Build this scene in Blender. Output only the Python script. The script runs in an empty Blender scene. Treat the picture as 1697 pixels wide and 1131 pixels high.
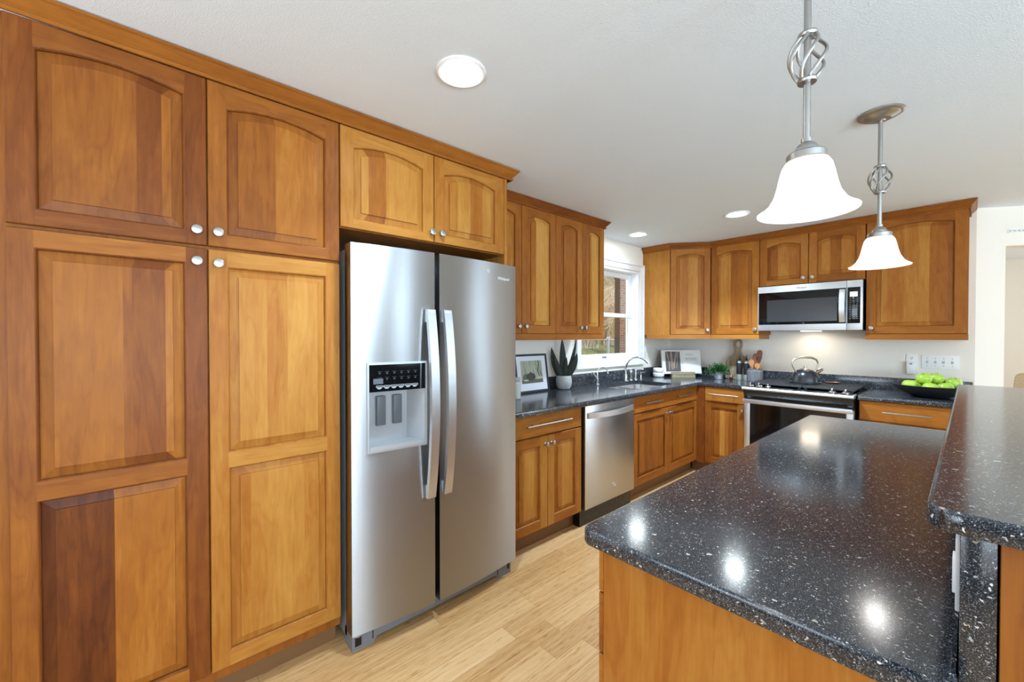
import bpy, bmesh, math, random
from mathutils import Vector as V, Matrix as M4
random.seed(7)
SC = bpy.context.scene
COL = SC.collection
PI = math.pi

# ------------------------------------------------------------------ camera, world, exposure
cd = bpy.data.cameras.new('camera'); cam = bpy.data.objects.new('camera', cd); COL.objects.link(cam)
cd.sensor_fit = 'HORIZONTAL'; cd.sensor_width = 36.0; cd.lens = 679.55 / 1697 * 36
cd.clip_start = 0.02; cd.clip_end = 200
cam.location = (2.4574, -4.7692, 1.3719)
cam.rotation_euler = (math.radians(90 - 0.663), 0, math.radians(48.2))
SC.camera = cam
w = bpy.data.worlds.new('sky'); SC.world = w; w.use_nodes = True
bg = w.node_tree.nodes['Background']; bg.inputs[0].default_value = (0.93, 0.96, 1.0, 1); bg.inputs[1].default_value = 1.7
SC.view_settings.view_transform = 'Standard'; SC.view_settings.look = 'None'
SC.view_settings.gamma = 1; SC.view_settings.use_curve_mapping = False
SC.view_settings.exposure = 0.61
SC.cycles.max_bounces = 8; SC.cycles.diffuse_bounces = 5; SC.cycles.glossy_bounces = 4
SC.cycles.transmission_bounces = 6; SC.cycles.transparent_max_bounces = 8
SC.cycles.sample_clamp_indirect = 6.0
SC.cycles.caustics_reflective = False; SC.cycles.caustics_refractive = False
CEIL = 2.356
LENS_GAIN = 55.0
SPOT_W = 48.0      # recessed lamps
BULB_W = .8          # pendant bulbs
HOOD_W = .6          # lamp under the microwave
SIDE_W = 80.0         # fill lamp added at each large dining side window, tilted up
REAR_W = 14.0         # the same at each added window behind the camera
SLIT_W = 55.0         # added lamp per metre of narrow window, for fridge streaks
# ------------------------------------------------------------------ materials
def srgb(r, g, b):
    f = lambda c: (c / 255 / 12.92) if c / 255 <= .04045 else ((c / 255 + .055) / 1.055) ** 2.4
    return (f(r), f(g), f(b), 1)

class NT:
    def __init__(s, name):
        s.m = bpy.data.materials.new(name); s.m.use_nodes = True; s.t = s.m.node_tree
        s.b = s.t.nodes['Principled BSDF']; s.o = s.t.nodes['Material Output']
    def n(s, typ, **k):
        nd = s.t.nodes.new('ShaderNode' + typ)
        for a, v in k.items():
            if a.startswith('i_'): nd.inputs[int(a[2:]) if a[2:].isdigit() else a[2:].replace('_', ' ')].default_value = v
            else: setattr(nd, a, v)
        return nd
    def l(s, a, b, ao=0, bi=0):
        s.t.links.new(a.outputs[ao], b.inputs[bi]); return b
    def math(s, op, a, b=None, c=None):
        nd = s.t.nodes.new('ShaderNodeMath'); nd.operation = op
        for i, x in enumerate((a, b, c)):
            if x is None: continue
            if isinstance(x, (int, float)): nd.inputs[i].default_value = x
            else: s.t.links.new(x, nd.inputs[i])
        return nd.outputs[0]
    def ramp(s, fac, stops, interp='LINEAR'):
        nd = s.t.nodes.new('ShaderNodeValToRGB'); cr = nd.color_ramp; cr.interpolation = interp
        while len(cr.elements) < len(stops): cr.elements.new(.5)
        for e, (p, c) in zip(cr.elements, stops): e.position = p; e.color = c
        s.t.links.new(fac, nd.inputs[0]); return nd.outputs[0]
    def mix(s, fac, a, b, blend='MIX'):
        nd = s.t.nodes.new('ShaderNodeMix'); nd.data_type = 'RGBA'; nd.blend_type = blend
        for i, x in ((0, fac), (6, a), (7, b)):
            if isinstance(x, (int, float, tuple)): nd.inputs[i].default_value = x
            else: s.t.links.new(x, nd.inputs[i])
        return nd.outputs[2]
    def set(s, **k):
        for a, v in k.items():
            i = s.b.inputs[a.replace('_', ' ')]
            if isinstance(v, (int, float, tuple)): i.default_value = v
            else: s.t.links.new(v, i)
        return s
    def bump(s, h, strength, dist):
        nd = s.n('Bump', i_Strength=strength, i_Distance=dist); s.t.links.new(h, nd.inputs['Height'])
        s.t.links.new(nd.outputs[0], s.b.inputs['Normal'])

def plain(name, col, rough=.5, metal=0., **k):
    t = NT(name); t.set(Base_Color=col, Roughness=rough, Metallic=metal, **k)
    n = t.n('TexNoise', i_Scale=60.0, i_Detail=2.0)
    t.set(Roughness=t.math('MULTIPLY_ADD', n.outputs[0], .08, max(0, rough - .04)))
    return t.m

def mat_wood():
    t = NT('alder_wood')
    g = t.n('UVMap', uv_map='grain'); b = t.n('UVMap', uv_map='tone')
    sg = t.n('SeparateXYZ'); t.l(g, sg); sb = t.n('SeparateXYZ'); t.l(b, sb)
    cx = t.n('CombineXYZ'); 
    t.t.links.new(t.math('MULTIPLY', sg.outputs[0], 1.0), cx.inputs[0])
    t.t.links.new(sg.outputs[1], cx.inputs[1]); t.t.links.new(t.math('MULTIPLY', sb.outputs[1], 37.0), cx.inputs[2])
    def noise(sx, sy, detail, dist=0.):
        mp = t.n('Mapping'); mp.inputs['Scale'].default_value = (sx, sy, 1); t.l(cx, mp)
        n = t.n('TexNoise', i_Scale=1.0, i_Detail=detail, i_Distortion=dist); t.l(mp, n); return n.outputs[0]
    big = noise(1.6, 9, 3, .6); med = noise(5, 70, 3, .2); fine = noise(14, 420, 2)
    blot = noise(7, 16, 4, .9)
    rp = t.math('MULTIPLY', t.math('ADD', big, t.math('MULTIPLY', med, .12)), 55.0)
    ring = t.math('MULTIPLY_ADD', t.math('SINE', rp), .5, .5)
    ring = t.math('POWER', ring, 3.0)
    v = t.math('ADD', sb.outputs[0], t.math('MULTIPLY', t.math('SUBTRACT', big, .5), .30))
    v = t.math('ADD', v, t.math('MULTIPLY', t.math('SUBTRACT', blot, .5), .20))
    v = t.math('ADD', v, t.math('MULTIPLY', t.math('SUBTRACT', med, .5), .20))
    v = t.math('ADD', v, t.math('MULTIPLY', t.math('SUBTRACT', fine, .5), .10))
    v = t.math('SUBTRACT', v, t.math('MULTIPLY', ring, .045))
    col = t.ramp(v, [(0, srgb(82, 40, 18)), (.25, srgb(121, 66, 26)), (.5, srgb(156, 95, 35)), (.75, srgb(180, 128, 59)), (1, srgb(203, 153, 86))])
    t.set(Base_Color=col, Roughness=t.math('MULTIPLY_ADD', med, .10, .36), Coat_Weight=0.0)
    t.set(Specular_IOR_Level=.14)
    t.bump(med, .06, .002)
    return t.m

def mat_granite():
    t = NT('speckled_granite')
    tc = t.n('TexCoord')
    def flecks(scale, thr, seed, stretch):
        mp = t.n('Mapping'); mp.inputs['Location'].default_value = (seed, seed * 1.7, seed * .3); mp.inputs['Rotation'].default_value = (seed, .4 * seed, seed * .9)
        mp.inputs['Scale'].default_value = stretch; t.l(tc, mp, 3)
        nz = t.n('TexNoise', i_Scale=scale * 1.1, i_Detail=1.0); t.l(mp, nz)
        mx = t.n('Mix'); mx.data_type = 'VECTOR'; mx.inputs[0].default_value = .012
        t.t.links.new(mp.outputs[0], mx.inputs[4]); t.t.links.new(nz.outputs[1], mx.inputs[5])
        vo = t.n('TexVoronoi', i_Scale=scale); t.t.links.new(mx.outputs[1], vo.inputs['Vector'])
        cs = t.n('SeparateXYZ'); t.l(vo, cs, 1)
        size = t.math('MULTIPLY', cs.outputs[1], .34)
        inside = t.math('LESS_THAN', vo.outputs[0], size)
        pick = t.math('GREATER_THAN', cs.outputs[0], thr)
        return t.math('MULTIPLY', inside, pick), cs.outputs[2]
    f1, t1 = flecks(150, .46, 1.3, (1, 1.35, 1)); f2, t2 = flecks(300, .30, 4.1, (1.3, 1, 1)); f3, t3 = flecks(85, .90, 7.7, (1, 1, 1.2))
    n = t.n('TexNoise', i_Scale=500.0, i_Detail=2.0); t.l(tc, n, 3)
    base = t.ramp(n.outputs[0], [(.35, srgb(15, 17, 21)), (.55, srgb(36, 40, 47)), (.68, srgb(96, 102, 112))])
    c1 = t.ramp(t1, [(0, srgb(110, 110, 112)), (.55, srgb(170, 170, 170)), (.9, srgb(216, 214, 208)), (1, srgb(176, 150, 118))])
    c2 = t.ramp(t2, [(0, srgb(96, 98, 103)), (1, srgb(196, 197, 198))])
    c3 = t.ramp(t3, [(0, srgb(150, 132, 110)), (1, srgb(206, 204, 198))])
    col = t.mix(f2, base, c2); col = t.mix(f1, col, c1); col = t.mix(f3, col, c3)
    t.set(Base_Color=col, Roughness=.135, Specular_IOR_Level=.70)
    return t.m

def mat_steel(name, col=(.60, .60, .59, 1), rough=.27, aniso=.75, rot=0.0, axis='Z', bumpy=(1, 1, 1)):
    t = NT(name)
    tc = t.n('TexCoord'); mp = t.n('Mapping'); mp.inputs['Scale'].default_value = bumpy; t.l(tc, mp, 3)
    n = t.n('TexNoise', i_Scale=1.0, i_Detail=2.0); t.l(mp, n)
    tg = t.n('Tangent', direction_type='RADIAL', axis=axis)
    t.set(Base_Color=t.mix(n.outputs[0], tuple(c * .98 for c in col[:3]) + (1,), tuple(min(1, c * 1.02) for c in col[:3]) + (1,)),
          Metallic=1.0, Roughness=t.math('MULTIPLY_ADD', n.outputs[0], .04, rough - .02), Anisotropic=aniso, Anisotropic_Rotation=rot)
    t.l(tg, t.b, 0, list(t.b.inputs).index(t.b.inputs['Tangent']))
    return t.m

def mat_floor():
    t = NT('plank_floor')
    tc = t.n('TexCoord'); sp = t.n('SeparateXYZ'); t.l(tc, sp, 3)
    vx = t.math('MULTIPLY', t.math('ADD', sp.outputs[0], .003), 10.0); row = t.math('FLOOR', vx); fv = t.math('SUBTRACT', vx, row)
    w1 = t.n('TexWhiteNoise', noise_dimensions='1D'); t.t.links.new(row, w1.inputs['W'])
    uy = t.math('ADD', t.math('DIVIDE', sp.outputs[1], .92), t.math('MULTIPLY', w1.outputs[0], 7.0)); colm = t.math('FLOOR', uy); fu = t.math('SUBTRACT', uy, colm)
    cb = t.n('CombineXYZ'); t.t.links.new(row, cb.inputs[0]); t.t.links.new(colm, cb.inputs[1])
    w2 = t.n('TexWhiteNoise', noise_dimensions='2D'); t.l(cb, w2); rnd = w2.outputs[0]
    edge = t.math('MINIMUM', t.math('MULTIPLY', t.math('MINIMUM', fv, t.math('SUBTRACT', 1.0, fv)), .1), t.math('MULTIPLY', t.math('MINIMUM', fu, t.math('SUBTRACT', 1.0, fu)), .92))
    seam = t.math('LESS_THAN', edge, .0009)
    gv = t.n('CombineXYZ'); t.t.links.new(sp.outputs[1], gv.inputs[0]); t.t.links.new(sp.outputs[0], gv.inputs[1]); t.t.links.new(t.math('MULTIPLY', rnd, 50.0), gv.inputs[2])
    def noise(sx, sy, d, dist=0):
        m2 = t.n('Mapping'); m2.inputs['Scale'].default_value = (sx, sy, 1); t.l(gv, m2)
        nz = t.n('TexNoise', i_Scale=1.0, i_Detail=float(d), i_Distortion=dist); t.l(m2, nz); return nz.outputs[0]
    streak = noise(2.0, 70, 4, .3); fine = noise(8, 230, 2); dash = noise(16, 150, 1)
    v = t.math('ADD', t.math('MULTIPLY_ADD', rnd, .36, .40), t.math('MULTIPLY', t.math('SUBTRACT', streak, .5), .75))
    v = t.math('ADD', v, t.math('MULTIPLY', t.math('SUBTRACT', fine, .5), .30))
    dk = t.math('MULTIPLY', t.math('MULTIPLY', t.math('MAXIMUM', t.math('SUBTRACT', dash, .58), 0.0), 2.2), .9)
    v = t.math('SUBTRACT', v, dk)
    col = t.ramp(v, [(0, srgb(150, 102, 54)), (.35, srgb(192, 146, 92)), (.65, srgb(218, 175, 121)), (1, srgb(232, 195, 147))])
    col = t.mix(t.math('MULTIPLY', seam, .6), col, srgb(118, 80, 42))
    t.set(Base_Color=col, Roughness=t.math('MULTIPLY_ADD', streak, .12, .32), Specular_IOR_Level=.35)
    t.bump(streak, .05, .002)
    return t.m

def mat_wall(name, col, scale=260, strength=.25):
    t = NT(name); tc = t.n('TexCoord')
    n = t.n('TexNoise', i_Scale=scale, i_Detail=3.0); t.l(tc, n, 3)
    n2 = t.n('TexNoise', i_Scale=1.5, i_Detail=2.0); t.l(tc, n2, 3)
    t.set(Base_Color=t.mix(n2.outputs[0], tuple(c * .97 for c in col[:3]) + (1,), col), Roughness=.75, Specular_IOR_Level=.25)
    t.bump(n.outputs[0], strength, .004)
    return t.m

def mat_emit(name, col, strength):
    t = NT(name); t.set(Base_Color=(.9, .9, .9, 1), Emission_Color=col, Emission_Strength=strength); return t.m

def mat_shade():
    t = NT('alabaster_glass'); tc = t.n('TexCoord')
    n = t.n('TexNoise', i_Scale=14.0, i_Detail=4.0, i_Distortion=1.2); t.l(tc, n, 3)
    c = t.mix(n.outputs[0], srgb(244, 240, 232), srgb(255, 253, 250))
    tr = t.n('BsdfTranslucent'); t.t.links.new(c, tr.inputs[0])
    t.set(Base_Color=c, Roughness=.25, Emission_Color=(1, .97, .93, 1), Emission_Strength=.20)
    ms = t.n('MixShader', i_0=.55); t.l(t.b, ms, 0, 1); t.l(tr, ms, 0, 2); t.l(ms, t.o)
    return t.m

def mat_glass(name='window_glass', tint=(1, 1, 1, 1), refl=1.0):
    t = NT(name)
    tr = t.n('BsdfTransparent'); tr.inputs[0].default_value = tint
    gl = t.n('BsdfGlossy'); gl.inputs['Roughness'].default_value = .01
    ge = t.n('NewGeometry'); fr = t.n('Fresnel'); t.t.links.new(t.math('MULTIPLY_ADD', ge.outputs['Backfacing'], 1 / 1.45 - 1.45, 1.45), fr.inputs[0])
    ms = t.n('MixShader'); t.t.links.new(t.math('MULTIPLY', fr.outputs[0], refl), ms.inputs[0]); t.l(tr, ms, 0, 1); t.l(gl, ms, 0, 2); t.l(ms, t.o)
    return t.m

def mat_noisy(name, c0, c1, scale, rough=.6, stretch=(1, 1, 1), detail=3, metal=0., bump=0., lo=.3, hi=.7):
    t = NT(name); tc = t.n('TexCoord'); mp = t.n('Mapping'); mp.inputs['Scale'].default_value = stretch; t.l(tc, mp, 3)
    n = t.n('TexNoise', i_Scale=scale, i_Detail=float(detail)); t.l(mp, n)
    t.set(Base_Color=t.ramp(n.outputs[0], [(lo, c0), (hi, c1)]), Roughness=rough, Metallic=metal)
    if bump: t.bump(n.outputs[0], bump, .01)
    return t.m

def mat_brick():
    t = NT('red_brick'); tc = t.n('TexCoord'); sp = t.n('SeparateXYZ'); t.l(tc, sp, 3)
    cx = t.n('CombineXYZ'); t.t.links.new(t.math('ADD', sp.outputs[0], sp.outputs[1]), cx.inputs[0]); t.t.links.new(sp.outputs[2], cx.inputs[1])
    br = t.n('TexBrick'); br.inputs['Color1'].default_value = srgb(96, 66, 54); br.inputs['Color2'].default_value = srgb(126, 92, 74)
    br.inputs['Mortar'].default_value = srgb(150, 138, 126); br.inputs['Scale'].default_value = 1; br.inputs['Mortar Size'].default_value = .006
    br.inputs['Brick Width'].default_value = .21; br.inputs['Row Height'].default_value = .075; t.l(cx, br)
    t.set(Base_Color=br.outputs[0], Roughness=.85); return t.m

def mat_picture(name, kind):
    t = NT(name); uv = t.n('UVMap', uv_map='grain'); sp = t.n('SeparateXYZ'); t.l(uv, sp)
    x, y = sp.outputs[0], sp.outputs[1]
    if kind == 'teapot':
        n = t.n('TexNoise', i_Scale=5.0, i_Detail=3.0); t.l(uv, n)
        mp = t.n('Mapping'); mp.inputs['Scale'].default_value = (7, .8, 1); t.l(uv, mp); n2 = t.n('TexNoise', i_Scale=1.5, i_Detail=2.0); t.l(mp, n2)
        c = t.ramp(n2.outputs[0], [(.35, srgb(138, 144, 122)), (.65, srgb(188, 190, 168))])
        tab = t.math('LESS_THAN', y, .16); c = t.mix(tab, c, srgb(92, 84, 68))
        def ell(cx, cy, rx, ry):
            a = t.math('POWER', t.math('DIVIDE', t.math('SUBTRACT', x, cx), rx), 2.0); b = t.math('POWER', t.math('DIVIDE', t.math('SUBTRACT', y, cy), ry), 2.0)
            return t.math('LESS_THAN', t.math('ADD', a, b), 1.0)
        c = t.mix(ell(.22, .25, .16, .18), c, srgb(96, 92, 66)); c = t.mix(ell(.44, .29, .21, .17), c, srgb(58, 52, 40)); c = t.mix(ell(.44, .47, .04, .03), c, srgb(40, 36, 30))
        c = t.mix(ell(.84, .22, .16, .05), c, srgb(196, 190, 166)); c = t.mix(ell(.2, .14, .12, .03), c, srgb(206, 202, 182))
        wob = t.math('MULTIPLY_ADD', t.math('SINE', t.math('MULTIPLY', y, 9.0)), .03, .82)
        br = t.math('MULTIPLY', t.math('LESS_THAN', t.math('ABSOLUTE', t.math('SUBTRACT', x, wob)), .022), t.math('GREATER_THAN', y, .3))
        c = t.mix(br, c, srgb(70, 62, 44))
        wob = t.math('MULTIPLY_ADD', y, -.35, 1.06)
        br = t.math('MULTIPLY', t.math('LESS_THAN', t.math('ABSOLUTE', t.math('SUBTRACT', x, wob)), .015), t.math('LESS_THAN', y, .5))
        br = t.math('MULTIPLY', br, t.math('GREATER_THAN', y, .3)); c = t.mix(br, c, srgb(84, 74, 52))
    else:
        n = t.n('TexNoise', i_Scale=26.0, i_Detail=4.0); t.l(uv, n)
        c = t.ramp(n.outputs[0], [(.4, srgb(44, 40, 44)), (.58, srgb(98, 90, 92)), (.7, srgb(150, 140, 132))])
        for k, (x0, amp, sl, wd) in enumerate([(.22, .03, -.12, .02), (.38, .04, .05, .03), (.52, .02, -.1, .018), (.62, .05, .18, .028), (.74, .03, .12, .02), (.45, .06, .3, .015), (.3, .05, -.25, .014)]):
            wob = t.math('ADD', t.math('MULTIPLY_ADD', t.math('SINE', t.math('MULTIPLY_ADD', y, 3.2, k * 1.3)), amp, x0), t.math('MULTIPLY', t.math('POWER', y, 2.0), sl))
            br = t.math('MULTIPLY', t.math('LESS_THAN', t.math('ABSOLUTE', t.math('SUBTRACT', x, wob)), wd), t.math('GREATER_THAN', y, .06 + .03 * k))
            c = t.mix(t.math('MULTIPLY', br, .8), c, srgb(196 - 6 * k, 168 - 5 * k, 124))
    t.set(Base_Color=c, Roughness=.35); return t.m

WOOD = mat_wood(); GRAN = mat_granite(); FLOOR = mat_floor()
CEILM = mat_wall('ceiling_paint', srgb(229, 238, 245), 210, .35); WALLM = mat_wall('wall_paint', srgb(242, 236, 225), 260, .15)
WALLD = mat_wall('dining_paint', srgb(218, 210, 196), 260, .12)
WHITE = plain('white_paint', srgb(238, 238, 238), .35)
STEEL = mat_steel('fridge_steel', (.42, .425, .43, 1), .34, .95, 0.25, 'Z', (3, 3, 420))
STEELH = mat_steel('steel_trim', (.70, .73, .76, 1), .40, .3, 0.0, 'Z', (200, 200, 8))
STEELD = mat_steel('dark_steel', (.46, .455, .45, 1), .30, .7, 0.25, 'Z', (4, 4, 300))
NICK = plain('brushed_nickel', (.42, .41, .39, 1), .36, 1.0)
CHROME = plain('satin_chrome', (.72, .72, .72, 1), .2, 1.0)
CASE = plain('grey_case', srgb(150, 152, 156), .4, .3)
GRIL = plain('grey_plastic', srgb(116, 120, 126), .45)
BLKGL = plain('black_glass', srgb(12, 12, 13), .06, 0., Specular_IOR_Level=.6)
BLK = plain('black_enamel', srgb(18, 18, 18), .28)
IRON = mat_noisy('cast_iron', srgb(40, 41, 43), srgb(66, 67, 70), 90, .5, (1, 1, 1))
GASK = plain('brown_gasket', srgb(92, 76, 58), .6)
DARKIN = plain('dark_recess', srgb(26, 20, 15), .8)
TOEK = plain('toe_kick_wood', srgb(120, 84, 48), .6)
GLASS = mat_glass()
OVGL = mat_glass('oven_glass', (.30, .30, .31, 1), 1.3)
SHADE = mat_shade()
LENS = mat_emit('lamp_lens', (.84, .95, 1, 1), LENS_GAIN)

# ------------------------------------------------------------------ mesh builder
class MB:
    def __init__(s, along=(0, 0, 1), across=(1, 1, 0), tone=.5):
        s.v = []; s.f = []; s.g = []; s.spec = (V(along), V(across), tone, random.random() * 5, random.random())
    def grain(s, along, across, tone=None):
        s.spec = (V(along), V(across), s.spec[2] if tone is None else tone, random.random() * 5, random.random()); return s
    def add(s, vs, fs):
        o = len(s.v); s.v += [V(p) for p in vs]
        for f in fs: s.f.append([i + o for i in f]); s.g.append(s.spec)
        return s
    def quad(s, a, b, c, d): return s.add([a, b, c, d], [(0, 1, 2, 3)])
    def box(s, x0, x1, y0, y1, z0, z1, b=0.0):
        if x0 > x1: x0, x1 = x1, x0
        if y0 > y1: y0, y1 = y1, y0
        if b <= 0:
            vs = [(x, y, z) for z in (z0, z1) for y in (y0, y1) for x in (x0, x1)]
            return s.add(vs, [(0, 2, 3, 1), (4, 5, 7, 6), (0, 1, 5, 4), (2, 6, 7, 3), (0, 4, 6, 2), (1, 3, 7, 5)])
        bm = bmesh.new(); bmesh.ops.create_cube(bm, size=1)
        for v in bm.verts: v.co = V(((x0 + x1) / 2 + v.co.x * (x1 - x0), (y0 + y1) / 2 + v.co.y * (y1 - y0), (z0 + z1) / 2 + v.co.z * (z1 - z0)))
        bmesh.ops.bevel(bm, geom=bm.edges[:], offset=b, segments=2, affect='EDGES', profile=.6)
        return s.bm(bm)
    def bm(s, bm):
        bm.verts.index_update(); s.add([v.co.copy() for v in bm.verts], [[v.index for v in f.verts] for f in bm.faces]); bm.free(); return s
    def prism(s, pts, fn, d0, d1):
        n = len(pts); vs = [fn(a, b, d0) for a, b in pts] + [fn(a, b, d1) for a, b in pts]
        return s.add(vs, [tuple(range(n)), tuple(range(2 * n - 1, n - 1, -1))] + [(i, i + n, (i + 1) % n + n, (i + 1) % n) for i in range(n)])
    def lathe(s, prof, c=(0, 0, 0), n=24, X=(1, 0, 0), Y=(0, 1, 0), Z=(0, 0, 1), close=True):
        X, Y, Z, c = V(X), V(Y), V(Z), V(c); vs = []; fs = []; m = len(prof)
        for r, h in prof:
            for k in range(n):
                a = 2 * PI * k / n; vs.append(c + X * (r * math.cos(a)) + Y * (r * math.sin(a)) + Z * h)
        for i in range(m - 1):
            for k in range(n):
                k2 = (k + 1) % n; fs.append((i * n + k, i * n + k2, (i + 1) * n + k2, (i + 1) * n + k))
        if close:
            fs.append(tuple(range(n - 1, -1, -1))); fs.append(tuple((m - 1) * n + k for k in range(n)))
        return s.add(vs, fs)
    def tube(s, pts, r, n=8, flat=1.0, up=(0, 0, 1)):
        pts = [V(p) for p in pts]; rr = r if isinstance(r, (list, tuple)) else [r] * len(pts); vs = []; fs = []
        t0 = (pts[1] - pts[0]).normalized(); a = V(up) - t0 * V(up).dot(t0)
        if a.length < 1e-3: a = V((1, 0, 0)) - t0 * t0.x
        a.normalize()
        for i, p in enumerate(pts):
            t = (pts[min(i + 1, len(pts) - 1)] - pts[max(i - 1, 0)]).normalized()
            a = (a - t * a.dot(t)).normalized(); b = t.cross(a)
            for k in range(n):
                q = 2 * PI * k / n; vs.append(p + a * (rr[i] * math.cos(q)) + b * (rr[i] * flat * math.sin(q)))
        m = len(pts)
        for i in range(m - 1):
            for k in range(n):
                k2 = (k + 1) % n; fs.append((i * n + k, i * n + k2, (i + 1) * n + k2, (i + 1) * n + k))
        fs.append(tuple(range(n - 1, -1, -1))); fs.append(tuple((m - 1) * n + k for k in range(n)))
        return s.add(vs, fs)
    def ball(s, c, r, n=16, sx=1, sy=1, sz=1):
        prof = [(max(1e-4, math.sin(PI * i / (n // 2))), -math.cos(PI * i / (n // 2))) for i in range(n // 2 + 1)]
        return s.lathe([(a * r, b * r * sz) for a, b in prof], c, n, (sx, 0, 0), (0, sy, 0))
    def build(s, name, mat, parent=None, smooth=35, label=None, world=True):
        root = parent
        inv = None
        if parent is not None and world and '_mw' in REG.get(parent.name, {}): inv = REG[parent.name]['_mw'].inverted()
        me = bpy.data.meshes.new(name)
        vs = [(inv @ v) if inv else v for v in s.v]
        me.from_pydata(vs, [], s.f); me.update()
        u1 = me.uv_layers.new(name='grain'); u2 = me.uv_layers.new(name='tone')
        for p in me.polygons:
            al, ac, tone, off, rnd = s.g[p.index]
            for li in p.loop_indices:
                co = s.v[me.loops[li].vertex_index]
                u1.data[li].uv = (co.dot(al) + off, co.dot(ac)); u2.data[li].uv = (tone, rnd)
        bm = bmesh.new(); bm.from_mesh(me); bmesh.ops.recalc_face_normals(bm, faces=bm.faces[:]); bm.to_mesh(me); bm.free()
        if smooth:
            me.shade_smooth(); me.set_sharp_from_angle(angle=math.radians(smooth))
        me.materials.append(mat)
        o = bpy.data.objects.new(name, me); COL.objects.link(o)
        if parent is not None: o.parent = parent; REG[o.name] = dict(REG.get(parent.name, {}))
        if label: o['label'] = label
        return o

REG = {}
def tag(o, label, cat, group=None, kind=None):
    if label: o['label'] = label; o['category'] = cat
    if group: o['group'] = group
    if kind: o['kind'] = kind
    return o
def thing(name, label, cat, loc=(0, 0, 0), rotz=0.0, group=None):
    o = bpy.data.objects.new(name, None); COL.objects.link(o); o.empty_display_size = .1
    o.location = loc; o.rotation_euler = (0, 0, rotz)
    REG[o.name] = {'_mw': M4.Translation(V(loc)) @ M4.Rotation(rotz, 4, 'Z')}
    return tag(o, label, cat, group)
def struct(o, label=None, cat=None):
    o['kind'] = 'structure'
    if label: o['label'] = label; o['category'] = cat
    return o
def copy_tree(o, parent=None):
    c = o.copy(); COL.objects.link(c)
    if parent is not None: c.parent = parent
    for ch in [x for x in COL.objects if x.parent == o]: copy_tree(ch, c)
    return c
def text(name, s, size, mat, parent, X, Y, pos, depth=.0006):
    cu = bpy.data.curves.new(name, 'FONT'); cu.body = s; cu.size = size; cu.extrude = depth; cu.align_x = 'CENTER'; cu.align_y = 'CENTER'
    o = bpy.data.objects.new(name, cu); COL.objects.link(o)
    me = bpy.data.meshes.new_from_object(o.evaluated_get(bpy.context.evaluated_depsgraph_get()))
    bpy.data.objects.remove(o)
    mb = MB(); X, Y, P = V(X), V(Y), V(pos); Z = X.cross(Y)
    mb.add([P + X * v.co.x + Y * v.co.y + Z * (v.co.z + depth) for v in me.vertices], [list(p.vertices) for p in me.polygons])
    bpy.data.meshes.remove(me); bpy.data.curves.remove(cu)
    return mb.build(name, mat, parent, smooth=0)

# ------------------------------------------------------------------ cabinet fronts
class Frame:
    """local frame: a along the front, b up, c outward"""
    def __init__(s, P, A, N=None):
        s.P = V(P); s.A = V(A).normalized(); s.Z = V((0, 0, 1)); s.N = s.A.cross(s.Z)
    def __call__(s, a, b, c): return s.P + s.A * a + s.Z * b + s.N * c

def rnd_boards(w, lo=.40, hi=.74, bw=.09):
    n = max(2, round(w / bw)); fr = [random.uniform(.6, 1.4) for _ in range(n)]; t = sum(fr)
    return [(f / t, random.uniform(lo, hi)) for f in fr]

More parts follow.
